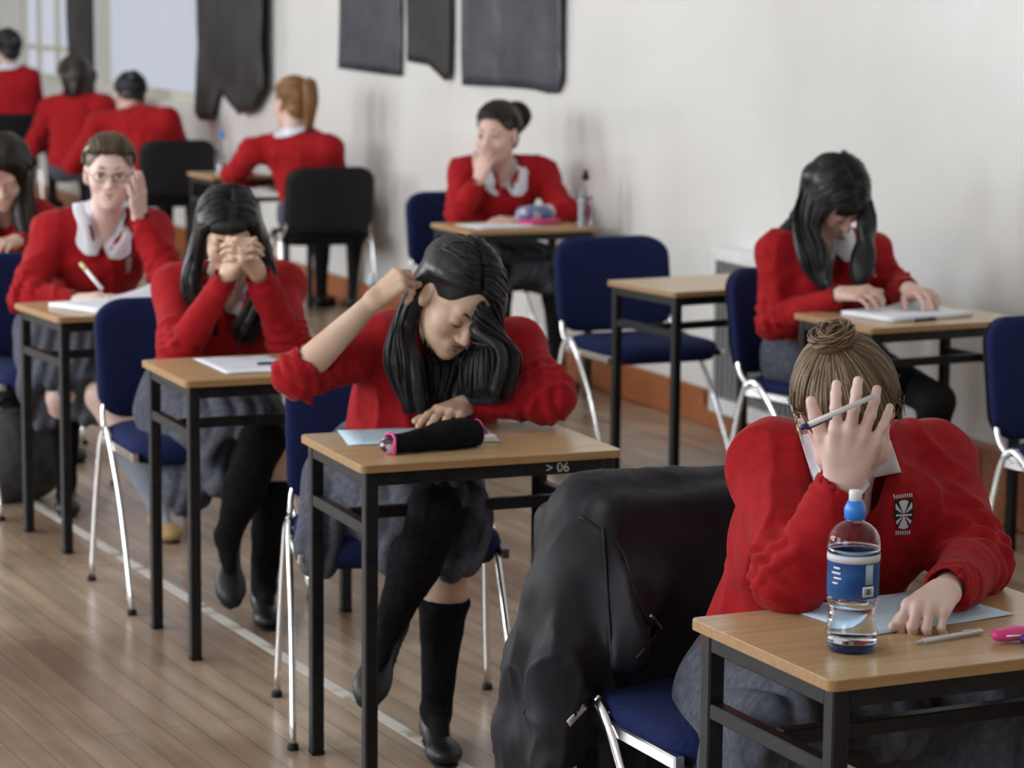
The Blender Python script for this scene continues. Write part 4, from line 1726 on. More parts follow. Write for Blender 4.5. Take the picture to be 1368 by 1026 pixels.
# ---------------- front girl: head in her hand, light brown hair in a bun
def front_girl():
    hip = np.array([.505, 4.57, .53])
    nb = J(1128, 612, 4.36)
    shR, shL = J(1032, 622, 4.37), J(1242, 618, 4.50)
    elR = J(1056, 776, 4.13)
    wrR = J(1127, 642, 4.09)
    elL = J(1303, 752, 4.30)
    wrL = J(1262, 790, 4.05)
    h = Head(J(1131, 556, 4.21), (.15, -.62, -.77), (-.08, -.76, .64), 1.0)
    root, sw, R = seated('girl in red sweater, head bowed, one hand with a pen covering her face', hip, nb, shR, shL, elR, wrR, elL, wrL, h, 'skin_pale', 1.06, .0055, 1, cuffs=(.90, .90), belly=1.15, has_collar=False, extra=((J(1206, 700, 4.35), (.070, .055, .09)), (J(1040, 840, 4.48), (.12, .11, .12))))
    parts = [head_skin(h, nb, .004, R)]
    # hand over the face: back of the hand to us, fingers up in the hair
    parts.append(fine_hand(wr=wrR, d=J(1149, 560, 4.035) - wrR, n=np.array([-.06, -1, .10]), side='R', sc=1.13,
                           curls=[(.25, .55, .45), (.12, .55, .45), (.22, .50, .40), (.35, .50, .35)], spread=.30, thumb=unit(J(1082, 545, 4.07) - wrR) * 1.0, thumbcurl=.15, elbow=elR))
    dL = J(1218, 828, 3.93) - wrL
    parts.append(fine_hand(wr=wrL, d=dL, n=np.array([-.10, -.30, 1]), side='L', sc=1.0,
                           curls=[(.75, .95, .6), (.85, 1.05, .6), (.95, 1.1, .6), (1.0, 1.1, .6)], spread=.10, thumb=unit(dL) * .8 + np.array([-.45, -.1, -.25]), thumbcurl=.3, elbow=elL))
    kR, kL = np.array([.45, 4.12, .53]), np.array([.80, 4.22, .55])
    legs = SDF()
    for hp, k, dx in ((hip - R[0] * .08, kR, -.02), (hip + R[0] * .08, kL, .02)):
        ank = k + np.array([dx, .10, -.43])
        leg_parts(root, legs, hp, k, ank, ank + np.array([.05, -.15, -.05]), 'sock', 'shoe')
    parts.append(legs.surf(.007, 2))
    skin_mesh(root, 'skin_pale', parts)
    h.face_parts(root, True, 'hair_brown', eyes=False)
    skirt(root, (hip - R[0] * .11 - Z * .04, hip + R[0] * .09 - Z * .03), (kR, kL), R, 1.0, .007, 2, drop=.14, hem=.05,
          extra=[(hip - R[0] * .13 - Z * .06, kR - Z * .14 - R[0] * .05, .085, .08), (hip + R[0] * .08 - Z * .04, kL - Z * .12, .10, .09)])
    S = SDF()
    h.cap_ops(S)
    tie = np.array([.12, -.56, .82])
    tp = h.epos(tie, 1.0)
    S.ell(tp + h.dirw(tie) * .006, (.036, .036, .024), frame(h.dirw(tie), h.R[0]), .006)
    mb = MB()
    locks_tied(mb, h, tie, 520, .0021, .05, 14)
    # coiled bun
    c = tp + h.dirw(tie) * .012
    Rf = frame(h.dirw(tie), h.R[0])
    for i in range(90):
        a0, rr, zz = rng.random() * 6.28, rng.uniform(.012, .036), rng.uniform(-.004, .018)
        pts = []
        for k in range(12):
            a = a0 + k * .30
            r_ = rr + .004 * math.sin(k + i)
            pts.append(c + np.array([r_ * math.cos(a), r_ * math.sin(a), zz * (1.1 - rr / .05) + .008 * math.sin(a * 1.5 + i)]) @ Rf)
        mb.tube(pts, [.0026 * min(1, .3 + k / 4, .3 + (11 - k) / 4) for k in range(12)], 5)
    # loose wisps at the temples
    for i in range(36):
        sg = -1 if i % 2 else 1
        v = np.array([sg * .95, rng.uniform(-.3, .5), rng.uniform(-.35, .5)])
        p0 = h.epos(v, 1.0)
        p1 = h.epos(v + np.array([sg * .1, rng.uniform(-.2, .2), -.2]), 1.07 + rng.random() * .07)
        p2 = h.epos(v + np.array([sg * .1, rng.uniform(-.2, .2), -.45]), 1.08 + rng.random() * .10)
        mb.tube(spline([p0, p1, p2], 6), .00055, 4)
    add_hair(h, root, 'hair_fair', S, mb, .004)
    crest(root, sw, 1207, 688, R, .042, .066, .0010)
    T = bvh(sw)
    patch('shirt_collar', root, T, ((1158, 598), (1190, 588), (1204, 630), (1164, 638)), M['shirt'], .012)
    patch('shirt_collar', root, T, ((1056, 542), (1072, 540), (1100, 640), (1086, 642)), M['shirt'], .008)
    patch('shirt_collar', root, T, ((1130, 642), (1156, 630), (1162, 648), (1146, 668)), M['shirt'], .012)
    # the pen between her fingers
    pr = empty('pen', J(1120, 550, 4.0))
    tag(pr, 'white pen with blue end held between the fingers over the bowed face', 'pen')
    a, b = J(1070, 572, 3.96), J(1168, 529, 4.02)
    MB().tube([a + (b - a) * .08, a + (b - a) * .5, b], [.0044, .0046, .0040], 12).build('barrel', M['whiteplastic'], pr, True)
    MB().tube([a, a + (b - a) * .085], [.0040, .0052], 12).build('end_plug', M['navy'], pr, True)
    MB().tube([a + (b - a) * .08 - Z * .0052, a + (b - a) * .42 - Z * .0058], [.0022, .0018], 8).build('clip', M['navy'], pr, True)
    return root


# ---------------- middle girl: long black hair, scratching behind her ear
def middle_girl():
    hip = np.array([-.27, 6.16, .55])
    nb = J(590, 478, 6.06)
    shR, shL = J(520, 462, 6.06), J(690, 470, 6.06)
    elR = J(397, 502, 5.88)
    wrR = J(497, 404, 5.86)
    elL = J(736, 532, 5.90)
    wrL = J(622, 541, 5.90)
    h = Head(J(610, 400, 5.93), (.34, -.72, -.60), (.52, -.46, .72), 1.06)
    root, sw, R = seated('girl in red sweater with long black hair, scratching behind her ear', hip, nb, shR, shL, elR, wrR, elL, wrL, h, 'skin_tan', 1.04, .0065, 4, cuffs=(.12, .86), vd=.05)
    parts = [head_skin(h, nb, .0035, R)]
    dR = J(540, 368, 5.87) - wrR
    parts.append(fine_hand(wr=wrR, d=dR, n=np.array([-.35, -.55, .75]), side='R', sc=1.0,
                           curls=[(.8, .9, .6), (1.0, 1.0, .6), (1.15, 1.1, .6), (1.2, 1.1, .6)], spread=.05, thumb=unit(dR) + np.array([.2, .0, -.5]), thumbcurl=.5, elbow=elR))
    S = SDF()
    S.cap(elR + (wrR - elR) * -.05, wrR, .044, .0225, .02)
    parts.append(S.surf(.005, 2))
    dL = J(590, 553, 5.80) - wrL
    parts.append(fine_hand(wr=wrL, d=dL, n=np.array([-.1, -.45, 1]), side='L', sc=1.0,
                           curls=[(.30, .30, .2), (.32, .32, .2), (.34, .32, .2), (.38, .35, .2)], spread=.30, elbow=elL))
    legs = SDF()
    hR, hL = hip - R[0] * .08, hip + R[0] * .08
    kR, aR = J(604, 726, 5.80), J(582, 950, 5.84)
    leg_parts(root, legs, hR, kR, aR, aR + np.array([.03, -.17, -.06]), 'sock', 'shoe', top=.13)
    kL, aL = J(582, 690, 5.62), J(522, 832, 5.68)
    leg_parts(root, legs, hL, kL, aL, aL + np.array([-.05, -.13, -.12]), 'sock', 'shoe', top=-.15, up=unit(np.array([.1, -.5, .8])))
    parts.append(legs.surf(.006, 2))
    skin_mesh(root, 'skin_tan', parts)
    h.face_parts(root, True, 'hair_black')
    skirt(root, (hip - R[0] * .09, hip + R[0] * .09), (hip + (kR - hip) * .92 - R[0] * .09, hip + (kL - hip) * .80 + R[0] * .06), R, 1.06, .007, 5, drop=.11, hem=.0,
          extra=[(hip - R[0] * .17 - Z * .03, hip - R[0] * .17 - Z * .08 + R[1] * .26, .07, .06)])
    S = SDF()
    h.cap_ops(S)
    gl = {-1: [(J(652, 420, 5.90), .078), (J(654, 475, 5.87), .066), (J(645, 535, 5.84), .055)],       # her left, image right
          1: [(J(543, 425, 5.96), .034), (J(540, 485, 5.90), .042), (J(560, 548, 5.89), .040)]}
    mb = MB()
    locks_long(mb, h, .15, gl, 420, .0026, S=S, ysr={1: (-.12, -.95), -1: (.75, -.85)})
    gm = {1: [(J(592, 450, 6.03), .07), (J(590, 500, 5.97), .07), (J(602, 545, 5.93), .06)]}
    locks_long(mb, h, .15, gm, 200, .0028, side=(1,), S=S, ysr={1: (-.6, -1.0)})
    add_hair(h, root, 'hair_black', S, mb, .0045)
    return root


# ---------------- girl with clasped hands before her face
def clasped_girl():
    hip = np.array([-.87, 7.46, .55])
    nb = J(304, 372, 7.36)
    shR, shL = J(236, 385, 7.36), J(374, 385, 7.44)
    elR, elL = J(236, 478, 7.13), J(386, 455, 7.20)
    wrR, wrL = J(304, 366, 7.06), J(344, 364, 7.08)
    h = Head(J(306, 312, 7.24), (.12, -.88, -.42), (.0, -.42, .90), 1.0)
    root, sw, R = seated('girl in red sweater hiding her face behind clasped hands', hip, nb, shR, shL, elR, wrR, elL, wrL, h, 'skin_tan', 1.02, .008, 8, cuffs=(.94, .94))
    parts = [head_skin(h, nb, .0045, R)]
    parts.append(fine_hand(.0035, wr=wrR, d=J(326, 326, 7.02) - wrR, n=np.array([-.85, -.5, .2]), side='R', sc=1.0,
                           curls=[(.9, .8, .4)] * 4, spread=.1, thumb=np.array([.5, -.1, .55]), elbow=elR))
    parts.append(fine_hand(.0035, wr=wrL, d=J(316, 322, 7.0) - wrL, n=np.array([.85, -.5, .2]), side='L', sc=1.0,
                           curls=[(.8, .8, .4)] * 4, spread=.1, thumb=np.array([-.5, -.1, .5]), elbow=elL))
    legs = SDF()
    kL, aL = J(352, 590, 7.0), J(304, 716, 6.94)
    kR, aR = J(372, 600, 7.06), J(352, 796, 7.10)
    leg_parts(root, legs, hip + R[0] * .08, kL, aL, aL + np.array([.02, -.13, -.13]), 'sock', 'shoe', top=-.04, up=unit(np.array([.0, -.6, .8])))
    leg_parts(root, legs, hip - R[0] * .04, kR, aR, aR + np.array([.03, -.15, -.06]), 'sock', 'shoe', top=.08)
    parts.append(legs.surf(.007, 2))
    skin_mesh(root, 'skin_tan', parts)
    h.face_parts(root, True, 'hair_black')
    skirt(root, (hip - R[0] * .09, hip + R[0] * .09), (hip + (kR - hip) * .80 - R[0] * .10, hip + (kL - hip) * .84 + R[0] * .02), R, 1.05, .009, 9, drop=.16, hem=.0,
          extra=[(hip - R[0] * .14 - Z * .05, hip - R[0] * .1 - Z * .17 + R[1] * .22, .08, .07)])
    S = SDF()
    h.cap_ops(S)
    gl = {-1: [(J(352, 345, 7.27), .040), (J(350, 395, 7.25), .05), (J(318, 452, 7.25), .045)],
          1: [(J(262, 345, 7.25), .036), (J(258, 385, 7.24), .036), (J(288, 440, 7.26), .045)]}
    mb = MB()
    locks_long(mb, h, -.12, gl, 260, .0032, S=S)
    for i in range(60):                                   # fringe over the forehead
        x = rng.uniform(-.6, .6)
        a = h.epos((x * .5 - .1, .5, .95), 1.02)
        b = h.epos((x, .98, .42), 1.03)
        c = h.epos((x * 1.05, 1.05, .10), 1.03)
        mb.tube(spline([a, b, c], 5), [.0036] * 10 + [.0015], 5)
    add_hair(h, root, 'hair_black', S, mb, .006)
    return root


# ---------------- girl with glasses, cheek on her hand
def glasses_girl():
    hip = np.array([-1.49, 8.78, .55])
    nb = J(140, 288, 8.62)
    shR, shL = J(72, 312, 8.60), J(204, 312, 8.68)
    elR = J(34, 398, 8.42)
    wrR = J(104, 402, 8.32)
    elL = J(222, 366, 8.45)
    wrL = J(186, 290, 8.48)
    h = Head(J(146, 232, 8.52), (.17, -.97, -.05), (.02, .0, 1.0), 1.02)
    root, sw, R = seated('girl with thin glasses in red sweater, cheek resting on her hand', hip, nb, shR, shL, elR, wrR, elL, wrL, h, 'skin_pale', 1.03, .009, 12, cuffs=(.92, .95))
    parts = [head_skin(h, nb, .0045, R)]
    dR = J(140, 398, 8.22) - wrR
    parts.append(fine_hand(.004, wr=wrR, d=dR, n=np.array([-.1, -.5, 1]), side='R', sc=1.02, curls=[(.5, .6, .4)] * 4, spread=.1, elbow=elR))
    parts.append(fine_hand(.004, wr=wrL, d=J(184, 252, 8.43) - wrL, n=np.array([.75, -.55, .1]), side='L', sc=1.0, curls=[(.05, .15, .1)] * 4, spread=.02, thumb=np.array([-.4, -.5, .7]), elbow=elL))
    legs = SDF()
    kL, aL = J(136, 530, 8.33), J(214, 664, 8.22)
    kR, aR = J(84, 530, 8.36), J(88, 640, 8.62)
    leg_parts(root, legs, hip + R[0] * .08, kL, aL, aL + np.array([.06, -.16, -.08]), 'grey', 'tanshoe', top=.14, vox=.008)
    leg_parts(root, legs, hip - R[0] * .06, kR, aR, aR + np.array([.03, -.15, -.08]), 'sock', 'shoe', top=.06, vox=.008)
    parts.append(legs.surf(.008, 2))
    skin_mesh(root, 'skin_pale', parts)
    h.face_parts(root, False, 'hair_brown')
    skirt(root, (hip - R[0] * .09, hip + R[0] * .09), (kR - R[0] * .05 + Z * .02 + N * .06, kL - R[0] * .03 + Z * .04 + N * .05), R, 1.02, .011, 13, drop=.12, hem=.0)
    S = SDF()
    h.cap_ops(S)
    tie = (.05, -.93, .35)
    S.ell(h.epos(tie, 1.02), (.035,) * 3, None, .02)
    mb = MB()
    locks_tied(mb, h, tie, 240, .0032)
    add_hair(h, root, 'hair_brown', S, mb, .006)
    # glasses
    g = MB()
    for x in (-1, 1):
        pts = [h.w(x * .031 + .022 * math.cos(a), .1005 - .004 * abs(math.cos(a)), .000 + .015 * math.sin(a)) for a in np.linspace(0, 2 * math.pi, 18)]
        g.tube(pts, .0014, 6, cap=False)
        g.tube([h.w(x * .053, .097, .004), h.w(x * .074, .06, .006), h.w(x * .080, .0, .008)], .0011, 6)
    g.tube([h.w(-.009, .1005, .004), h.w(.009, .1005, .004)], .0011, 6)
    g.build('glasses', M['steel'], root, True)
    c = h.epos((.80, .45, .62), 1.05)
    MB().tube([c, h.epos((.9, .30, .38), 1.05)], [.008, .006], 10, (h.dirw((.9, .3, .5)), .4)).build('hair_clip', M['gold'], root, True)
    crest(root, sw, 172, 352, R, .042, .060, .003)
    pr = empty('pen', J(118, 365, 8.25))
    tag(pr, 'pale pen held by the girl with glasses above her papers', 'pen')
    a, b = J(108, 352, 8.27), J(136, 386, 8.20)
    MB().tube([a + (b - a) * .25, b], .0065, 8).build('barrel', M['whiteplastic'], pr, True)
    MB().tube([a, a + (b - a) * .27], .0075, 8).build('grip', M['gold'], pr, True)
    return root


# ---------------- girl by the wall at the back, ponytail bun, hand over her mouth
def bun_girl():
    s = 1.08
    hip = np.array([-.13, 11.72, .55])
    nb = J(668, 218, 11.58)
    shR, shL = J(620, 232, 11.56), J(722, 232, 11.68)
    elR = J(612, 287, 11.40)
    wrR = J(641, 240, 11.38)
    elL = J(754, 284, 11.50)
    wrL = J(694, 297, 11.32)
    h = Head(J(664, 180, 11.50), (-.42, -.90, -.08), (-.03, -.06, 1.0), 1.14)
    root, sw, R = seated('girl by the wall with dark ponytail bun, hand over her mouth', hip, nb, shR, shL, elR, wrR, elL, wrL, h, 'skin_fair', 1.10, .011, 16, cuffs=(.92, .92))
    parts = [head_skin(h, nb, .006, R)]
    parts.append(fine_hand(.005, wr=wrR, d=J(649, 208, 11.36) - wrR, n=np.array([-.5, -.8, .1]), side='R', sc=1.08, curls=[(.5, .7, .4)] * 4, spread=.1, elbow=elR))
    parts.append(fine_hand(.005, wr=wrL, d=J(660, 293, 11.22) - wrL, n=np.array([.0, -.3, 1]), side='L', sc=1.08, curls=[(.3, .4, .3)] * 4, spread=.1, elbow=elL))
    kR, kL = hip + FD * .42 - R[0] * .10, hip + FD * .42 + R[0] * .16
    legs = SDF()
    for hp, k in ((hip - R[0] * .08, kR), (hip + R[0] * .08, kL)):
        a = k + np.array([.02, .05, -.44])
        leg_parts(root, legs, hp, k, a, a + np.array([.06, -.15, -.05]), 'tights', 'shoe', vox=.012)
    parts.append(legs.surf(.012, 1))
    skin_mesh(root, 'skin_fair', parts)
    h.face_parts(root, False, 'hair_dark')
    skirt(root, (hip - R[0] * .09, hip + R[0] * .09), (kR, kL), R, 1.02, .013, 13, drop=.10, hem=.0)
    S = SDF()
    h.cap_ops(S)
    tie = np.array([-.10, -.96, .12])
    c = h.epos(tie, 1.22)
    S.ell(c, (.048, .05, .060), None, .01)
    S.ell(c - Z * .035, (.036, .04, .045), None, .02)
    mb = MB()
    locks_tied(mb, h, tie, 200, .0036)
    tail(mb, [h.epos(tie, 1.0), c + Z * .03, c + np.array([.03, .0, 0]), c - Z * .075], [.02, .04, .045, .02], 70, .005)
    add_hair(h, root, 'hair_dark', S, mb, .008)
    crest(root, sw, 688, 252, R, .045, .062, .004)
    return root


# ---------------- long-haired girl by the wall at right, reading
def reading_girl():
    hip = np.array([1.01, 8.56, .55])
    nb = J(1092, 318, 8.42)
    shR, shL = J(1042, 338, 8.40), J(1160, 338, 8.52)
    elR = J(1034, 432, 8.36)
    wrR = J(1122, 393, 8.17)
    elL = J(1196, 388, 8.42)
    wrL = J(1213, 386, 8.22)
    h = Head(J(1118, 262, 8.33), (.38, -.48, -.80), (.20, -.70, .68), 1.06)
    root, sw, R = seated('girl with long black hair reading a booklet by the wall', hip, nb, shR, shL, elR, wrR, elL, wrL, h, 'skin_fair', 1.03, .008, 20, cuffs=(.95, .92), vd=.045)
    parts = [head_skin(h, nb, .0045, R)]
    parts.append(fine_hand(.004, wr=wrR, d=J(1160, 390, 8.10) - wrR, n=np.array([.0, -.5, 1]), side='R', sc=1.05, curls=[(.5, .6, .4)] * 4, spread=.1, elbow=elR))
    parts.append(fine_hand(.004, wr=wrL, d=J(1242, 392, 8.12) - wrL, n=np.array([.1, -.4, 1]), side='L', sc=1.05, curls=[(.45, .6, .4)] * 4, spread=.16, elbow=elL))
    kL, kR = J(1252, 536, 8.0), J(1190, 512, 8.12)
    legs = SDF()
    leg_parts(root, legs, hip + R[0] * .08, kL, kL + np.array([.0, .18, -.42]), kL + np.array([.05, .0, -.47]), 'tights', 'shoe', vox=.009)
    leg_parts(root, legs, hip - R[0] * .06, kR, kR + np.array([-.02, .25, -.40]), kR + np.array([0, .1, -.46]), 'tights', 'shoe', vox=.009)
    parts.append(legs.surf(.01, 1))
    skin_mesh(root, 'skin_fair', parts)
    h.face_parts(root, True, 'hair_black')
    skirt(root, (hip - R[0] * .09, hip + R[0] * .09), (hip + (kR - hip) * .55 - R[0] * .05, hip + (kL - hip) * .5), R, 1.02, .01, 21, drop=.08, hem=.0)
    S = SDF()
    h.cap_ops(S)
    gl = {-1: [(J(1158, 300, 8.30), .040), (J(1154, 340, 8.26), .032), (J(1148, 378, 8.24), .020)],
          1: [(J(1078, 300, 8.30), .055), (J(1088, 345, 8.24), .052), (J(1106, 386, 8.21), .034)]}
    mb = MB()
    S.path([h.epos((.75, -.5, -.1), .80), J(1076, 300, 8.41), J(1054, 315, 8.46)], [.05, .040, .012], .03)
    locks_long(mb, h, -.10, gl, 320, .0034, S=S, ysr={1: (.75, -.8), -1: (.75, -.8)})
    tail(mb, [h.epos((.8, -.45, .1), .85), J(1074, 290, 8.40), J(1060, 306, 8.42), J(1038, 317, 8.47)], [.03, .05, .04, .02], 80, .004)
    for i in range(70):
        x = rng.uniform(-.55, .75)
        a = h.epos((x * .4 - .1, .4, 1), 1.02)
        b = h.epos((x, 1.0, .40), 1.03)
        c = h.epos((x * 1.05, 1.08, .02 - .35 * abs(x)), 1.05)
        mb.tube(spline([a, b, c], 5), [.0038] * 10 + [.0015], 5)
    add_hair(h, root, 'hair_black', S, mb, .006)
    crest(root, sw, 1163, 356, R, .042, .060, .003)
    return root


# ---------------- curly dark-haired girl cut by the left edge
def edge_girl():
    hip = np.array([-1.93, 9.92, .55])
    nb = J(2, 268, 9.72)
    shR, shL = J(-52, 300, 9.68), J(50, 292, 9.76)
    elR, wrR = J(-72, 350, 9.5), J(-20, 330, 9.38)
    elL, wrL = J(62, 342, 9.58), J(22, 322, 9.42)
    h = Head(J(4, 232, 9.60), (.10, -.85, -.5), (.0, -.5, .86), 1.08)
    root, sw, R = seated('girl with curly dark hair in red sweater at the left edge', hip, nb, shR, shL, elR, wrR, elL, wrL, h, 'skin_fair', 1.03, .012, 24, cuffs=(.92, .92), has_collar=False)
    parts = [head_skin(h, nb, .006, R)]
    parts.append(fine_hand(.005, wr=wrL, d=J(0, 326, 9.32) - wrL, n=np.array([.0, -.5, 1]), side='L', sc=1.02, curls=[(.4, .5, .4)] * 4, spread=.1, elbow=elL))
    kR, kL = hip + FD * .42 - R[0] * .10, hip + FD * .42 + R[0] * .10
    legs = SDF()
    for hp, k in ((hip - R[0] * .08, kR), (hip + R[0] * .08, kL)):
        a = k + np.array([.02, .05, -.44])
        leg_parts(root, legs, hp, k, a, a + np.array([.06, -.15, -.05]), 'tights', 'shoe', vox=.013)
    parts.append(legs.surf(.014, 1))
    skin_mesh(root, 'skin_fair', parts)
    skirt(root, (hip - R[0] * .09, hip + R[0] * .09), (kR, kL), R, 1.02, .014, 25, drop=.08, hem=.0)
    S = SDF()
    h.cap_ops(S, 1.06)
    S.ell(h.w(0, -.03, .02), (.10, .12, .11), None, .02)
    S.ell(h.w(0, .095, -.022), np.array([.05, .06, .08]), h.R, .012, True)
    gl = {-1: [(J(30, 270, 9.62), .05), (J(34, 320, 9.58), .04)], 1: [(J(-28, 270, 9.62), .05), (J(-30, 320, 9.58), .04)]}
    mb = MB()
    locks_long(mb, h, 0, gl, 170, .0055, S=S, base=.018)
    for i in range(160):                                  # curls
        v = unit(rng.normal(0, 1, 3) + np.array([0, -.3, .4]))
        if v[1] > .45 and v[2] < .4:
            continue
        p0 = h.epos(v, 1.08)
        ax = h.dirw(v)
        pts = []
        for k in range(9):
            a = k * 1.0 + i
            pts.append(p0 + ax * .004 * k * .6 - Z * .006 * k + .010 * (math.cos(a) * E + math.sin(a) * N))
        mb.tube(pts, .0035, 5)
    add_hair(h, root, 'hair_dark', S, mb, .009)
    return root


# ---------------- those at the far end, backs to us
def far_girl(label, hip, nb, shL, shR, elL, wrL, elR, wrR, h, hairm, style, sc=1.08, seed=30, vox=.014):
    root, sw, R = seated(label, hip, nb, shR, shL, elR, wrR, elL, wrL, h, 'skin_fair', sc, vox, seed, has_collar=style in ('tail', 'short'), vneck=False)
    parts = [head_skin(h, nb, .007, R)]
    for side, wr_, el_ in (('L', wrL, elL), ('R', wrR, elR)):
        d = unit(wr_ - el_) * .6 - FD * .5
        parts.append(fine_hand(.006, wr=wr_, d=d, n=Z - FD * -.2, side=side, sc=1.05, curls=[(.4, .5, .4)] * 4, spread=.1, elbow=el_))
    fw = R[1] - Z * R[1][2]
    fw = unit(fw)
    kR, kL = hip + fw * .42 - R[0] * .1, hip + fw * .42 + R[0] * .1
    legs = SDF()
    for hp, k in ((hip - R[0] * .08, kR), (hip + R[0] * .08, kL)):
        a = k - Z * .44 - fw * .04
        leg_parts(root, legs, hp, k, a, a + fw * .17 - Z * .05, 'tights', 'shoe', vox=.015)
    parts.append(legs.surf(.015, 1))
    skin_mesh(root, 'skin_fair', parts)
    skirt(root, (hip - R[0] * .09, hip + R[0] * .09), (kR, kL), R, 1.02, .016, seed, drop=.08, hem=.0)
    S = SDF()
    h.cap_ops(S)
    mb = MB()
    if style == 'tail':
        tie = np.array([-.05, -.88, .38])
        locks_tied(mb, h, tie, 170, .0042)
        p = h.epos(tie, 1.0)
        q = h.dirw((0, -1, 0))
        S.path([p, p + q * .045, p + q * .06 - Z * .08, p + q * .04 - Z * .20], [.022, .034, .036, .02], .01)
        tail(mb, [p, p + q * .045 + Z * .01, p + q * .06 - Z * .08, p + q * .035 - Z * .23], [.015, .035, .038, .02], 80, .005)
    elif style == 'long':
        a, b = h.epos((0, -1, -.3), 1.0), h.epos((0, -1, -.3), 1.0) - Z * .17
        S.path([h.epos((0, -.9, 0), .95), a - Z * .03, b], [.07, .075, .035], .03)
        gl = {s_: [(a - Z * .02 + h.R[0] * .06 * s_, .07), (b + h.R[0] * .05 * s_, .07)] for s_ in (-1, 1)}
        locks_long(mb, h, 0, gl, 130, .006, S=S, base=.02)
    else:
        locks_tied(mb, h, (0.0, -.35, .95) if style == 'slump' else (0, -.9, .3), 170, .0046)
        S.ell(h.epos((0, -.9, .1), 1.0), (.045,) * 3, None, .02)
    add_hair(h, root, hairm, S, mb, .009)
    return root


front_girl()
middle_girl()
clasped_girl()
glasses_girl()
bun_girl()
reading_girl()
edge_girl()
far_girl('girl with auburn ponytail seen from behind, leaning on her desk', np.array([-1.07, 13.98, .55]), J(392, 178, 13.98),
         J(338, 202, 14.0), J(440, 200, 13.88), J(308, 236, 14.12), J(352, 244, 14.3), J(455, 262, 14.1), J(410, 252, 14.3),
         Head(J(390, 140, 14.02), (-.62, .76, -.10), (.0, .10, 1.0), 1.16), 'hair_ginger', 'tail', seed=31)
far_girl('black-haired girl seen from behind, slumped forward over her desk', np.array([-2.28, 16.55, .55]), J(176, 150, 16.75),
         J(132, 168, 16.72), J(224, 160, 16.60), J(98, 220, 16.85), J(150, 214, 17.05), J(246, 214, 16.8), J(200, 210, 17.0),
         Head(J(174, 130, 16.88), (-.30, .75, -.6), (-.1, .55, .8), 1.2), 'hair_black', 'slump', sc=1.2, seed=32)
far_girl('girl with loose dark hair seen from behind, before the black drape', np.array([-3.0, 17.9, .55]), J(104, 128, 18.05),
         J(68, 146, 18.05), J(138, 142, 17.95), J(44, 196, 18.2), J(80, 190, 18.4), J(150, 200, 18.1), J(120, 190, 18.3),
         Head(J(100, 104, 18.1), (-.35, .88, -.25), (-.1, .25, .95), 1.2), 'hair_dark', 'long', sc=1.2, seed=33)
far_girl('farthest girl, short dark hair, cut by the left edge of the picture', np.array([-3.75, 19.85, .60]), J(12, 92, 19.9),
         J(-24, 108, 19.95), J(40, 106, 19.85), J(-40, 150, 20.1), J(-10, 150, 20.3), J(52, 148, 20.05), J(30, 146, 20.2),
         Head(J(8, 66, 19.95), (-.65, .74, -.05), (0, .05, 1), 1.2), 'hair_black', 'short', sc=1.2, seed=34)
# ------------------------------------------------------------------ things on the desks and chairs
def papers(name, k, x, y, w_, d_, rot, h_, label, group=None, m='paper', lines=8, corner=0.0):
    """a sheet or booklet lying on desk k, centre x,y in desk axes"""
    B, e, n = dframe(k)
    c = ond(k, x, y, 0.0008)
    ca, sa = math.cos(rot), math.sin(rot)
    ex, ey = e * ca + n * sa, -e * sa + n * ca
    t = empty(name, c)
    tag(t, label, 'paper', group)
    nx, ny = 10, 8
    V = []
    for lay in (0, 1):
        for j in range(ny + 1):
            for i in range(nx + 1):
                u_, v_ = i / nx - .5, j / ny - .5
                lift = corner * max(0, u_ + v_ - .45) ** 2 * 4 + .0006 * math.sin(u_ * 9 + v_ * 5) + .0006
                V.append(c + ex * u_ * w_ + ey * v_ * d_ + Z * (lift + (h_ if lay else 0)))
    Fc = []
    m_ = (nx + 1) * (ny + 1)
    for j in range(ny):
        for i in range(nx):
            a = j * (nx + 1) + i
            Fc.append((m_ + a, m_ + a + 1, m_ + a + nx + 2, m_ + a + nx + 1))
            Fc.append((a, a + nx + 1, a + nx + 2, a + 1))
    ring = list(range(nx + 1)) + [nx + (nx + 1) * j for j in range(1, ny + 1)] + [ny * (nx + 1) + i for i in range(nx - 1, -1, -1)] + [(nx + 1) * j for j in range(ny - 1, 0, -1)]
    for i in range(len(ring)):
        a, b = ring[i], ring[(i + 1) % len(ring)]
        Fc.append((a, b, m_ + b, m_ + a))
    mesh_obj('sheet', V, Fc, M[m], t)
    if lines:
        mb = MB()
        for q in range(lines):
            v_ = .40 - q * .8 / lines
            p = c + ey * v_ * d_ + Z * (h_ + .0017)
            L = w_ * (.36 if q % 3 else .30)
            mb.box(p - ex * (w_ * .38 - L), (L, .0012, .0002), np.array([ex, ey, Z]))
        mb.build('print', M['ink'], t)
    return t


papers('exam_paper', 1, .33, .325, .30, .21, .10, .0006, 'pale exam sheet under the left hand of the front girl', m='paperblue', lines=0)
papers('exam_paper', 2, .24, .31, .34, .20, -.20, .0006, 'pale blue sheet under the hand beside the pink-trimmed pencil case', m='paperblue', lines=5)
papers('exam_paper', 3, .24, .24, .21, .30, .0, .0008, 'white exam sheet with red and black marks before the clasped hands', lines=4)
papers('exam_paper', 4, .30, .20, .42, .26, .30, .014, 'loose pile of white papers under the hand of the girl with glasses', lines=0, corner=.03)
papers('exam_paper', 4, .26, .12, .21, .16, -.3, .002, 'single white sheet slipping towards the desk edge below the glasses girl', lines=0)
papers('exam_booklet', 6, .29, .22, .34, .23, .12, .014, 'thick white booklet on the desk by the wall, corner curling up', lines=0, corner=.05)
papers('exam_paper', 7, .22, .20, .30, .21, .1, .003, 'white sheet on the desk of the girl with the ponytail bun', lines=0)
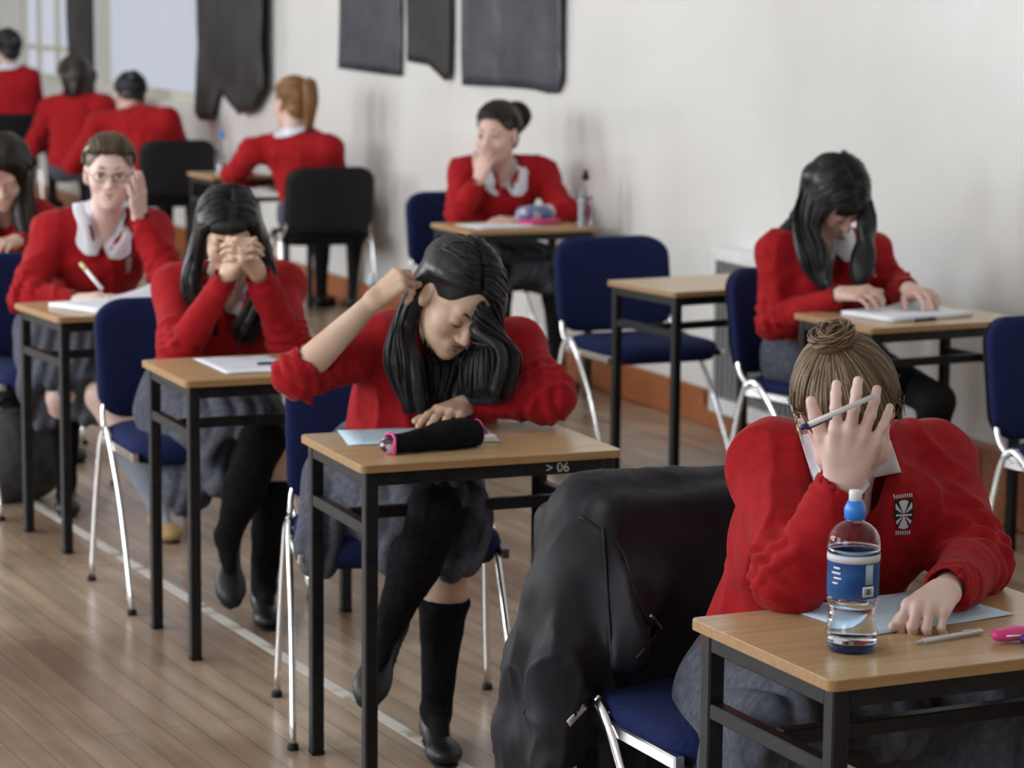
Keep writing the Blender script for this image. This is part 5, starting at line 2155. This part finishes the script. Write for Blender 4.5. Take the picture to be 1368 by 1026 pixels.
papers('exam_paper', 8, .45, .12, .21, .30, .1, .003, 'white sheet on the desk of the auburn-haired girl', lines=0)


def bottle(loc, h_, label, capm='bluecap', noz='whiteplastic', labelled=True, rs=1.0, level=.30, contour=True, vz=0):
    t = empty('water_bottle', loc)
    tag(t, label, 'bottle')
    c = np.asarray(loc, float)
    s_ = h_ / .245
    r = rs
    if contour:
        prof = [(.024, .004), (.033, .0), (.038, .004), (.0405, .014), (.0405, .028), (.0385, .040), (.0365, .052), (.0360, .066), (.0385, .076), (.0415, .081), (.0415, .084),
                (.0400, .088), (.0400, .157), (.0415, .160), (.0415, .167), (.0395, .180), (.033, .192), (.024, .200), (.0155, .204), (.0140, .208), (.0140, .214)]
    else:
        prof = [(.020, .003), (.028, .0), (.032, .006), (.033, .03), (.032, .033), (.033, .036), (.033, .10), (.032, .103), (.033, .106), (.033, .145), (.029, .165), (.020, .188), (.0135, .200), (.0128, .204), (.0128, .212)]
    prof = [(a * r * s_, b * s_) for a, b in prof]
    sm = spline([np.array([a, b, 0]) for a, b in prof], 3)
    outer = [(max(p[0], .001), p[1]) for p in sm]
    inner = [(max(a - .0007, .0008), b + (.0008 if i < 4 else 0)) for i, (a, b) in enumerate(outer)]
    mb = MB()
    n = 40
    base = len(mb.v)
    ring = outer + inner[::-1]
    for a, b in ring:
        for k in range(n):
            q = 2 * math.pi * k / n
            mb.v.append(tuple(c + np.array([a * math.cos(q), a * math.sin(q), b])))
    m_ = len(ring)
    for i in range(m_):
        i2 = (i + 1) % m_
        if i == m_ - 1:
            continue
        for k in range(n):
            k2 = (k + 1) % n
            mb.f.append((i * n + k, i * n + k2, i2 * n + k2, i2 * n + k))
    mb.f.append(tuple(range(n))[::-1])
    mb.f.append(tuple((m_ - 1) * n + k for k in range(n)))
    mb.build('bottle_shell', M['clear'], t, True)
    if level:
        wp = [(max(a - .0009, .0008), b) for a, b in inner if b < level * h_]
        if labelled:
            wp = [(a, b) for a, b in wp if b > .013]
        wp[0] = (wp[0][0], wp[0][1] + .001)
        MB().lathe(c, wp, 40).build('water', M['water'], t, True)
    if labelled:
        MB().lathe(c, [(.020 * r, .0035), (.031 * r, .0028), (.0365 * r, .0065), (.0375 * r, .012), (.030 * r, .0125)], 40).build('base_tint', M['blueclear'], t, True)  # added blue insert standing in for the label's refraction in the base
        o = MB().lathe(c, [(.0402 * r * s_, .088 * s_), (.0404 * r * s_, .090 * s_), (.0404 * r * s_, .155 * s_), (.0402 * r * s_, .157 * s_)], 44)
        o.f = o.f[:-2]
        lb = o.build('label', M['label'], t, True)
        # pale band over the blue, white lettering blobs and the bar code panel
        fx = lambda ang, z0, z1, w_, mt, nm: MBarc(c, .0408 * r * s_, ang, w_, z0 * s_, z1 * s_).build(nm, mt, lb, True, True)
        fx(math.radians(-90), .144, .1555, 6.28, M['crestwhite'], 'label_band')
        fx(math.radians(-62), .092, .108, .50, M['whiteplastic'], 'bar_code_panel')
        fx(math.radians(-62), .095, .105, .36, M['ink'], 'bar_code')
        fx(math.radians(-60), .111, .142, .34, mat('label_pale', (.35, .5, .62), .4), 'label_text_panel')
        for q, (a_, z_, w_) in enumerate(((-150, .134, .30), (-152, .126, .42), (-148, .118, .34), (-154, .110, .26))):
            fx(math.radians(a_ + 14), z_, z_ + .003, w_, M['whiteplastic'], 'label_lettering')
    z = h_ * .868
    MB().lathe(c + Z * z * 1.0, [(.0135 * s_, -.006), (.0165 * s_, -.004), (.0168 * s_, .012 * s_), (.0135 * s_, .019 * s_), (.0110 * s_, .024 * s_)], 28).build('cap', M[capm], t, True)
    MB().lathe(c + Z * z, [(.0100 * s_, .018 * s_), (.0102 * s_, .036 * s_), (.0094 * s_, .040 * s_), (.004 * s_, .041 * s_)], 24).build('cap_top', M[noz], t, True)
    return t


def MBarc(c, r, ang, w_, z0, z1):
    mb = MB()
    n = max(4, int(w_ / .12))
    for lay in (0, 1):
        for k in range(n + 1):
            a = ang - w_ / 2 + w_ * k / n
            for z in (z0, z1):
                mb.v.append(tuple(c + np.array([(r + .0003 * lay) * math.cos(a), (r + .0003 * lay) * math.sin(a), z])))
    m_ = 2 * (n + 1)
    for k in range(n):
        a = 2 * k
        mb.f.append((m_ + a, m_ + a + 2, m_ + a + 3, m_ + a + 1))
        mb.f.append((a, a + 1, a + 3, a + 2))
        mb.f.append((a, a + 2, m_ + a + 2, m_ + a))
        mb.f.append((a + 1, m_ + a + 1, m_ + a + 3, a + 3))
    return mb


bp_ = atz(1137, 868, H)
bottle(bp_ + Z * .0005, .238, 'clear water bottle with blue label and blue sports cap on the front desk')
B7 = atz(781, 306, H)
bottle(ond(7, .565, .055, .0005), .235, 'clear bottle with dark cap on the desk of the bun-haired girl', 'plastic', 'plastic', False, level=.55, contour=False)
bottle(ond(8, .10, .12, .0005), .235, 'clear bottle with green sleeve and blue cap beside the auburn-haired girl', 'bluecap', 'bluecap', False, level=.4, contour=False)


def pen(a, b, label, body='silver', r=.0042, tip=True, grip=None, name='pen'):
    t = empty(name, (a + b) / 2)
    tag(t, label, 'pen')
    d = b - a
    MB().tube([a + d * .09, a + d * .5, b - d * .03, b], [r, r, r, r * .7], 12).build('barrel', M[body], t, True)
    MB().tube([a, a + d * .035, a + d * .09], [.0006, r * .45, r], 12).build('nib', M['silver'], t, True)
    MB().tube([b - d * .03 + Z * r * .9, b - d * .30 + Z * (r + .0012)], [.0011, .0013], 6, None).build('clip', M[grip or body], t, True)
    return t


pen(atz(1223, 858, H + .005), atz(1312, 843, H + .006), 'silver pen lying beside the pink pen case on the front desk', 'silver')
# pink and purple pen bundle at the right edge of the front desk
c = atz(1352, 846, H + .013)
_, e1, n1 = dframe(1)
t = empty('pencil_case', c - Z * .012)
tag(t, 'pink and purple zipped pencil case at the right end of the front desk', 'pencil case')
S = SDF().cap(c - e1 * .025, c + e1 * .12 - n1 * .02, .014, .020, .01, (Z, .8))
V, Q = S.surf(.003, 2, folds(.5, 40, amp=.4))
mesh_obj('case_body', V, Q, M['pink'], t)
S = SDF().cap(c + e1 * .008 - n1 * .020 - Z * .004, c + e1 * .12 - n1 * .045 - Z * .002, .009, .014, .01, (Z, .8))
V, Q = S.surf(.003, 2)
mesh_obj('case_flap', V, Q, M['purple'], t)
MB().tube([c - e1 * .02 - n1 * .013, c + e1 * .12 - n1 * .036], .0022, 6).build('zipper', M['zip'], t, True)

# black pencil case with pink trim on the second desk
a, b = ond(2, .108, .115, .026), ond(2, .315, .155, .028)
t = empty('pencil_case', ond(2, .2, .12))
tag(t, 'stuffed black pencil case with pink trim lying on the second desk', 'pencil case')
d = unit(b - a)
a = a - Z * .006
S = SDF().cap(a, b, .023, .030, .01).cap(a + d * .12 + Z * .004, a + d * .17 + Z * .006, .028, .031, .03)
S.half(a - d * .002, -d, .004).half(b + d * .012, d, .012).half(ond(2, 0, 0, .001), -Z, .004)


def dispc(V):
    return vnoise(V, 28, 50) * .0035 + vnoise(V, 60, 51) * .0012


V, Q = S.surf(.003, 2, dispc)
cb_ = mesh_obj('case_body', V, Q, M['sock'], t)
Rr = frame(d, Z)
pts = [a - d * .004 + (np.array([math.cos(q) * .0250, math.sin(q) * .0235, .002 * math.sin(3 * q)]) @ Rr) for q in np.linspace(0, 6.283, 30)]
pts = [np.array([p[0], p[1], max(p[2], H + .003)]) for p in pts]
MB().tube(pts, .0032, 8, cap=False).build('pink_piping', M['pink'], t, True)
S = SDF().cap(a - d * .010, a - d * .002, .017, .020, .004)
V, Q = S.surf(.003, 1, dispc)
mesh_obj('case_end', V, Q, noise_col(mat('flowered_cloth', (.6, .3, .4), .7), (.05, .02, .06), (.8, .62, .72), 60, lo=.42, hi=.58), t)
pts = [b + d * .006 + (np.array([math.cos(q) * .029, math.sin(q) * .028, 0]) @ Rr) for q in np.linspace(-1.2, 1.9, 16)]
MB().tube(pts, .0022, 8).build('pink_piping', M['pink'], t, True)
for q in range(4):
    p = a + d * .022 + (np.array([math.cos(-.9 + q * .42 + 3.6) * .0245, math.sin(-.9 + q * .42 + 3.6) * .0240, 0]) @ Rr)
    MB().lathe(p, [(.0026, -.002), (.0034, 0), (.0026, .002)], 10, frame(p - a - d * .022, d)).build('stud', M['zip'], t, True)
p = b - d * .05 - n2 * .026 - Z * .008
MB().lathe(p, [(.004, -.003), (.007, 0), (.004, .003)], 12, frame(-n2 - Z * .2, d)).build('badge', mat('red_badge', (.45, .10, .06), .5), t, True)
t = tag(empty('eraser', ond(2, .355, .19, .006)), 'small white eraser beside the black and pink pencil case', 'eraser')
MB().box(ond(2, .355, .19, .008), (.024, .010, .0075), np.array([unit(e2 + .2 * n2), unit(n2 - .2 * e2), Z]), .003).build('rubber', M['whiteplastic'], t)
t = tag(empty('glue_stick', ond(2, .345, .235, .01)), 'small purple-capped tube behind the black pencil case', 'tube')
MB().tube([ond(2, .33, .235, .011), ond(2, .375, .245, .011)], .0095, 12).build('tube_body', M['purple'], t, True)

# third desk: dark pencil case and pens
t = tag(empty('pencil_case', ond(3, .52, .27)), 'dark purple patterned pencil case beside the clasped-hands girl', 'pencil case')
S = SDF().cap(ond(3, .46, .24, .030), ond(3, .585, .31, .030), .032, .032, .01, (Z, .9))
S.half(ond(3, 0, 0, .001), -Z, .004)
V, Q = S.surf(.005, 2, dispc)
mesh_obj('case_body', V, Q, noise_col(mat('purple_cloth', (.03, .02, .06), .8), (.012, .010, .03), (.08, .06, .12), 40, lo=.45, hi=.6), t)
MB().tube([ond(3, .455, .235, .056), ond(3, .585, .305, .058)], .003, 6).build('zipper', M['zip'], t, True)
pen(ond(3, .33, .16, .006), ond(3, .42, .215, .006), 'red pen lying on the sheet before the clasped hands', 'pink')
pen(ond(3, .25, .21, .006), ond(3, .34, .20, .006), 'black pen lying on the sheet before the clasped hands', 'navy')
pen(ond(6, .20, .075, .006), ond(6, .30, .085, .006), 'short dark pen near the front edge of the desk by the wall', 'plastic')

# desk of the girl with the bun: glossy pencil case
t = tag(empty('pencil_case', ond(7, .44, .27)), 'shiny white and pink pencil case beside the dark-capped bottle', 'pencil case')
S = SDF().cap(ond(7, .37, .25, .042), ond(7, .50, .30, .040), .040, .040, .01, (Z, .9))
V, Q = S.surf(.007, 2, dispc)
mesh_obj('case_body', V, Q, noise_col(mat('printed_case', (.6, .5, .6), .25), (.12, .16, .35), (.82, .72, .80), 16, lo=.45, hi=.58), t)
MB().tube([ond(7, .33, .20, .012), ond(7, .52, .22, .012)], [.012, .012], 10).build('case_trim', M['pink'], t, True)

# bag, scrap and a bottle on a stool behind the middle girl
t = tag(empty('school_bag', J(22, 610, 8.55) * np.array([1, 1, 0])), 'slouched dark grey school bag on the floor at the left edge', 'bag')
S = SDF()
c = atz(14, 668, 0) + Z * .15
S.ell(c, (.17, .12, .16), RW, .05).ell(c + E * .10 - Z * .02, (.10, .09, .11), RW, .05).half(np.array([0, 0, .004]), -Z, .006)
V, Q = S.surf(.012, 2, lambda V: vnoise(V, 9, 60) * .02)
o = mesh_obj('bag_body', V, Q, M['bag'], t)
MB().tube(spline([c + Z * .12 - E * .08, c + Z * .19 - E * .02, c + Z * .18 + E * .05, c + Z * .11 + E * .08], 5), .009, 8, (N, .5)).build('strap', M['plastic'], t, True)
q = atz(46, 630, 0)
t = tag(empty('paper_scrap', q), 'crumpled white scrap of paper on the floor beside the grey bag', 'paper')
S = SDF().ell(q + Z * .02, (.05, .035, .02), None, .01)
V, Q = S.surf(.006, 1, lambda V: vnoise(V, 40, 61) * .008)
mesh_obj('crumpled_paper', V, Q, M['paper'], t)
c = J(497, 452, 9.6)
c[2] = 0
t = tag(empty('wooden_stool', c), 'low wooden stool behind the middle girl, carrying a small bottle', 'stool')
MB().lathe(c, [(.14, .425), (.15, .43), (.15, .448), (.145, .452)], 28).build('seat', M['edge'], t, True)
for q in range(4):
    a_ = q * math.pi / 2 + .5
    MB().tube([c + np.array([math.cos(a_) * .11, math.sin(a_) * .11, .425]), c + np.array([math.cos(a_) * .15, math.sin(a_) * .15, .0])], [.013, .011], 8).build('leg', M['edge'], t, True)
bottle(c + Z * .4525, .235, 'small bottle with a pale blue cap standing on the stool behind the middle girl', 'paperblue', 'whiteplastic', False, level=.5, contour=False, rs=1.05)

# ------------------------------------------------------------------ the coat over the front chair
CA = np.array([math.cos(.44), math.sin(.44), 0])
CB = np.array([-math.sin(.44), math.cos(.44), 0])
RC = np.array([CA, CB, Z])
bc = np.array([.42, 4.545, 0]) + CB * .262
t = tag(empty('coat', bc), 'black coat draped over the back of the front chair, one sleeve hanging', 'coat')
S = SDF()
S.box(bc + Z * .67 - CB * .01, (.245, .072, .176), RC, .07, .03)
S.box(bc + CB * .085 + Z * .42, (.25, .035, .36), RC, .03, .03)
S.box(bc - CB * .085 + Z * .56 + CA * .03, (.235, .024, .26), RC, .02, .03)
S.ell(bc - CA * .165 + Z * .70, (.10, .08, .12), RC, .05)
sl = [J(772, 712, 4.73), J(752, 790, 4.69), J(730, 890, 4.67), J(716, 985, 4.65), J(712, 1070, 4.65)]
S.path(sl, [.060, .064, .062, .060, .060], .03)
S.path([J(800, 700, 4.73), J(790, 800, 4.65), J(770, 900, 4.59), J(752, 1000, 4.57)], [.06, .07, .066, .05], .04, (CB, .55))
S.path([J(868, 710, 4.71), J(852, 800, 4.61), J(838, 880, 4.55)], [.055, .045, .03], .03, (CB, .5))
S.box(bc - CB * .02 + Z * .36 + CA * .10, (.15, .03, .30), RC, .02, .02)


def dcoat(V):
    q = V * np.array([1, 1, .28])
    a = vnoise(q + .03 * vnoise(V, 3, 74)[:, None], 10, 70)
    b = vnoise(q + .02 * vnoise(V, 5, 73)[:, None], 26, 71)
    c_ = vnoise(V * np.array([1, 1, .6]), 34, 72)
    low = np.clip((.80 - V[:, 2]) / .18, .35, 1)
    return ((1 - np.abs(a)) ** 3 * .026 - .009) * low + ((1 - np.abs(b)) ** 3 * .006 - .002) * low + c_ * .0015


V, Q = S.surf(.006, 2, dcoat)
co = mesh_obj('coat_body', V, Q, M['coat'], t)
TC = bvh(co)


def seam(name, px, r, m, off=.0):
    out = []
    P = spline([np.array([a, b, 0.0]) for a, b in px], 6)
    for p in P:
        d_ = unit(ray(p[0], p[1]))
        hit = TC.ray_cast(Vector(O), Vector(d_))
        if hit[0] is not None and (not out or np.linalg.norm(np.array(hit[0]) - out[-1]) < .12):
            out.append(np.array(hit[0]) - d_ * off)
    if len(out) > 2:
        for _ in range(3):
            out = [out[0]] + [(out[i - 1] + 2 * out[i] + out[i + 1]) / 4 for i in range(1, len(out) - 1)] + [out[-1]]
        return MB().tube(out, r, 8).build(name, m, t, True)


seam('zipper', ((882, 838), (866, 862), (850, 880)), .0035, M['coat'], .002)
seam('front_seam', ((806, 705), (812, 800), (818, 890), (822, 915)), .003, M['coat'], .001)
seam('shoulder_seam', ((775, 690), (830, 730), (850, 800), (868, 835)), .003, M['coat'], .001)
patch('reflective_trim', t, TC, ((757, 964), (780, 940), (785, 946), (762, 971)), M['silver'], .002, .002, 6)
seam('zip_pull', ((868, 822), (876, 830), (883, 840)), .0035, M['zip'], .003)
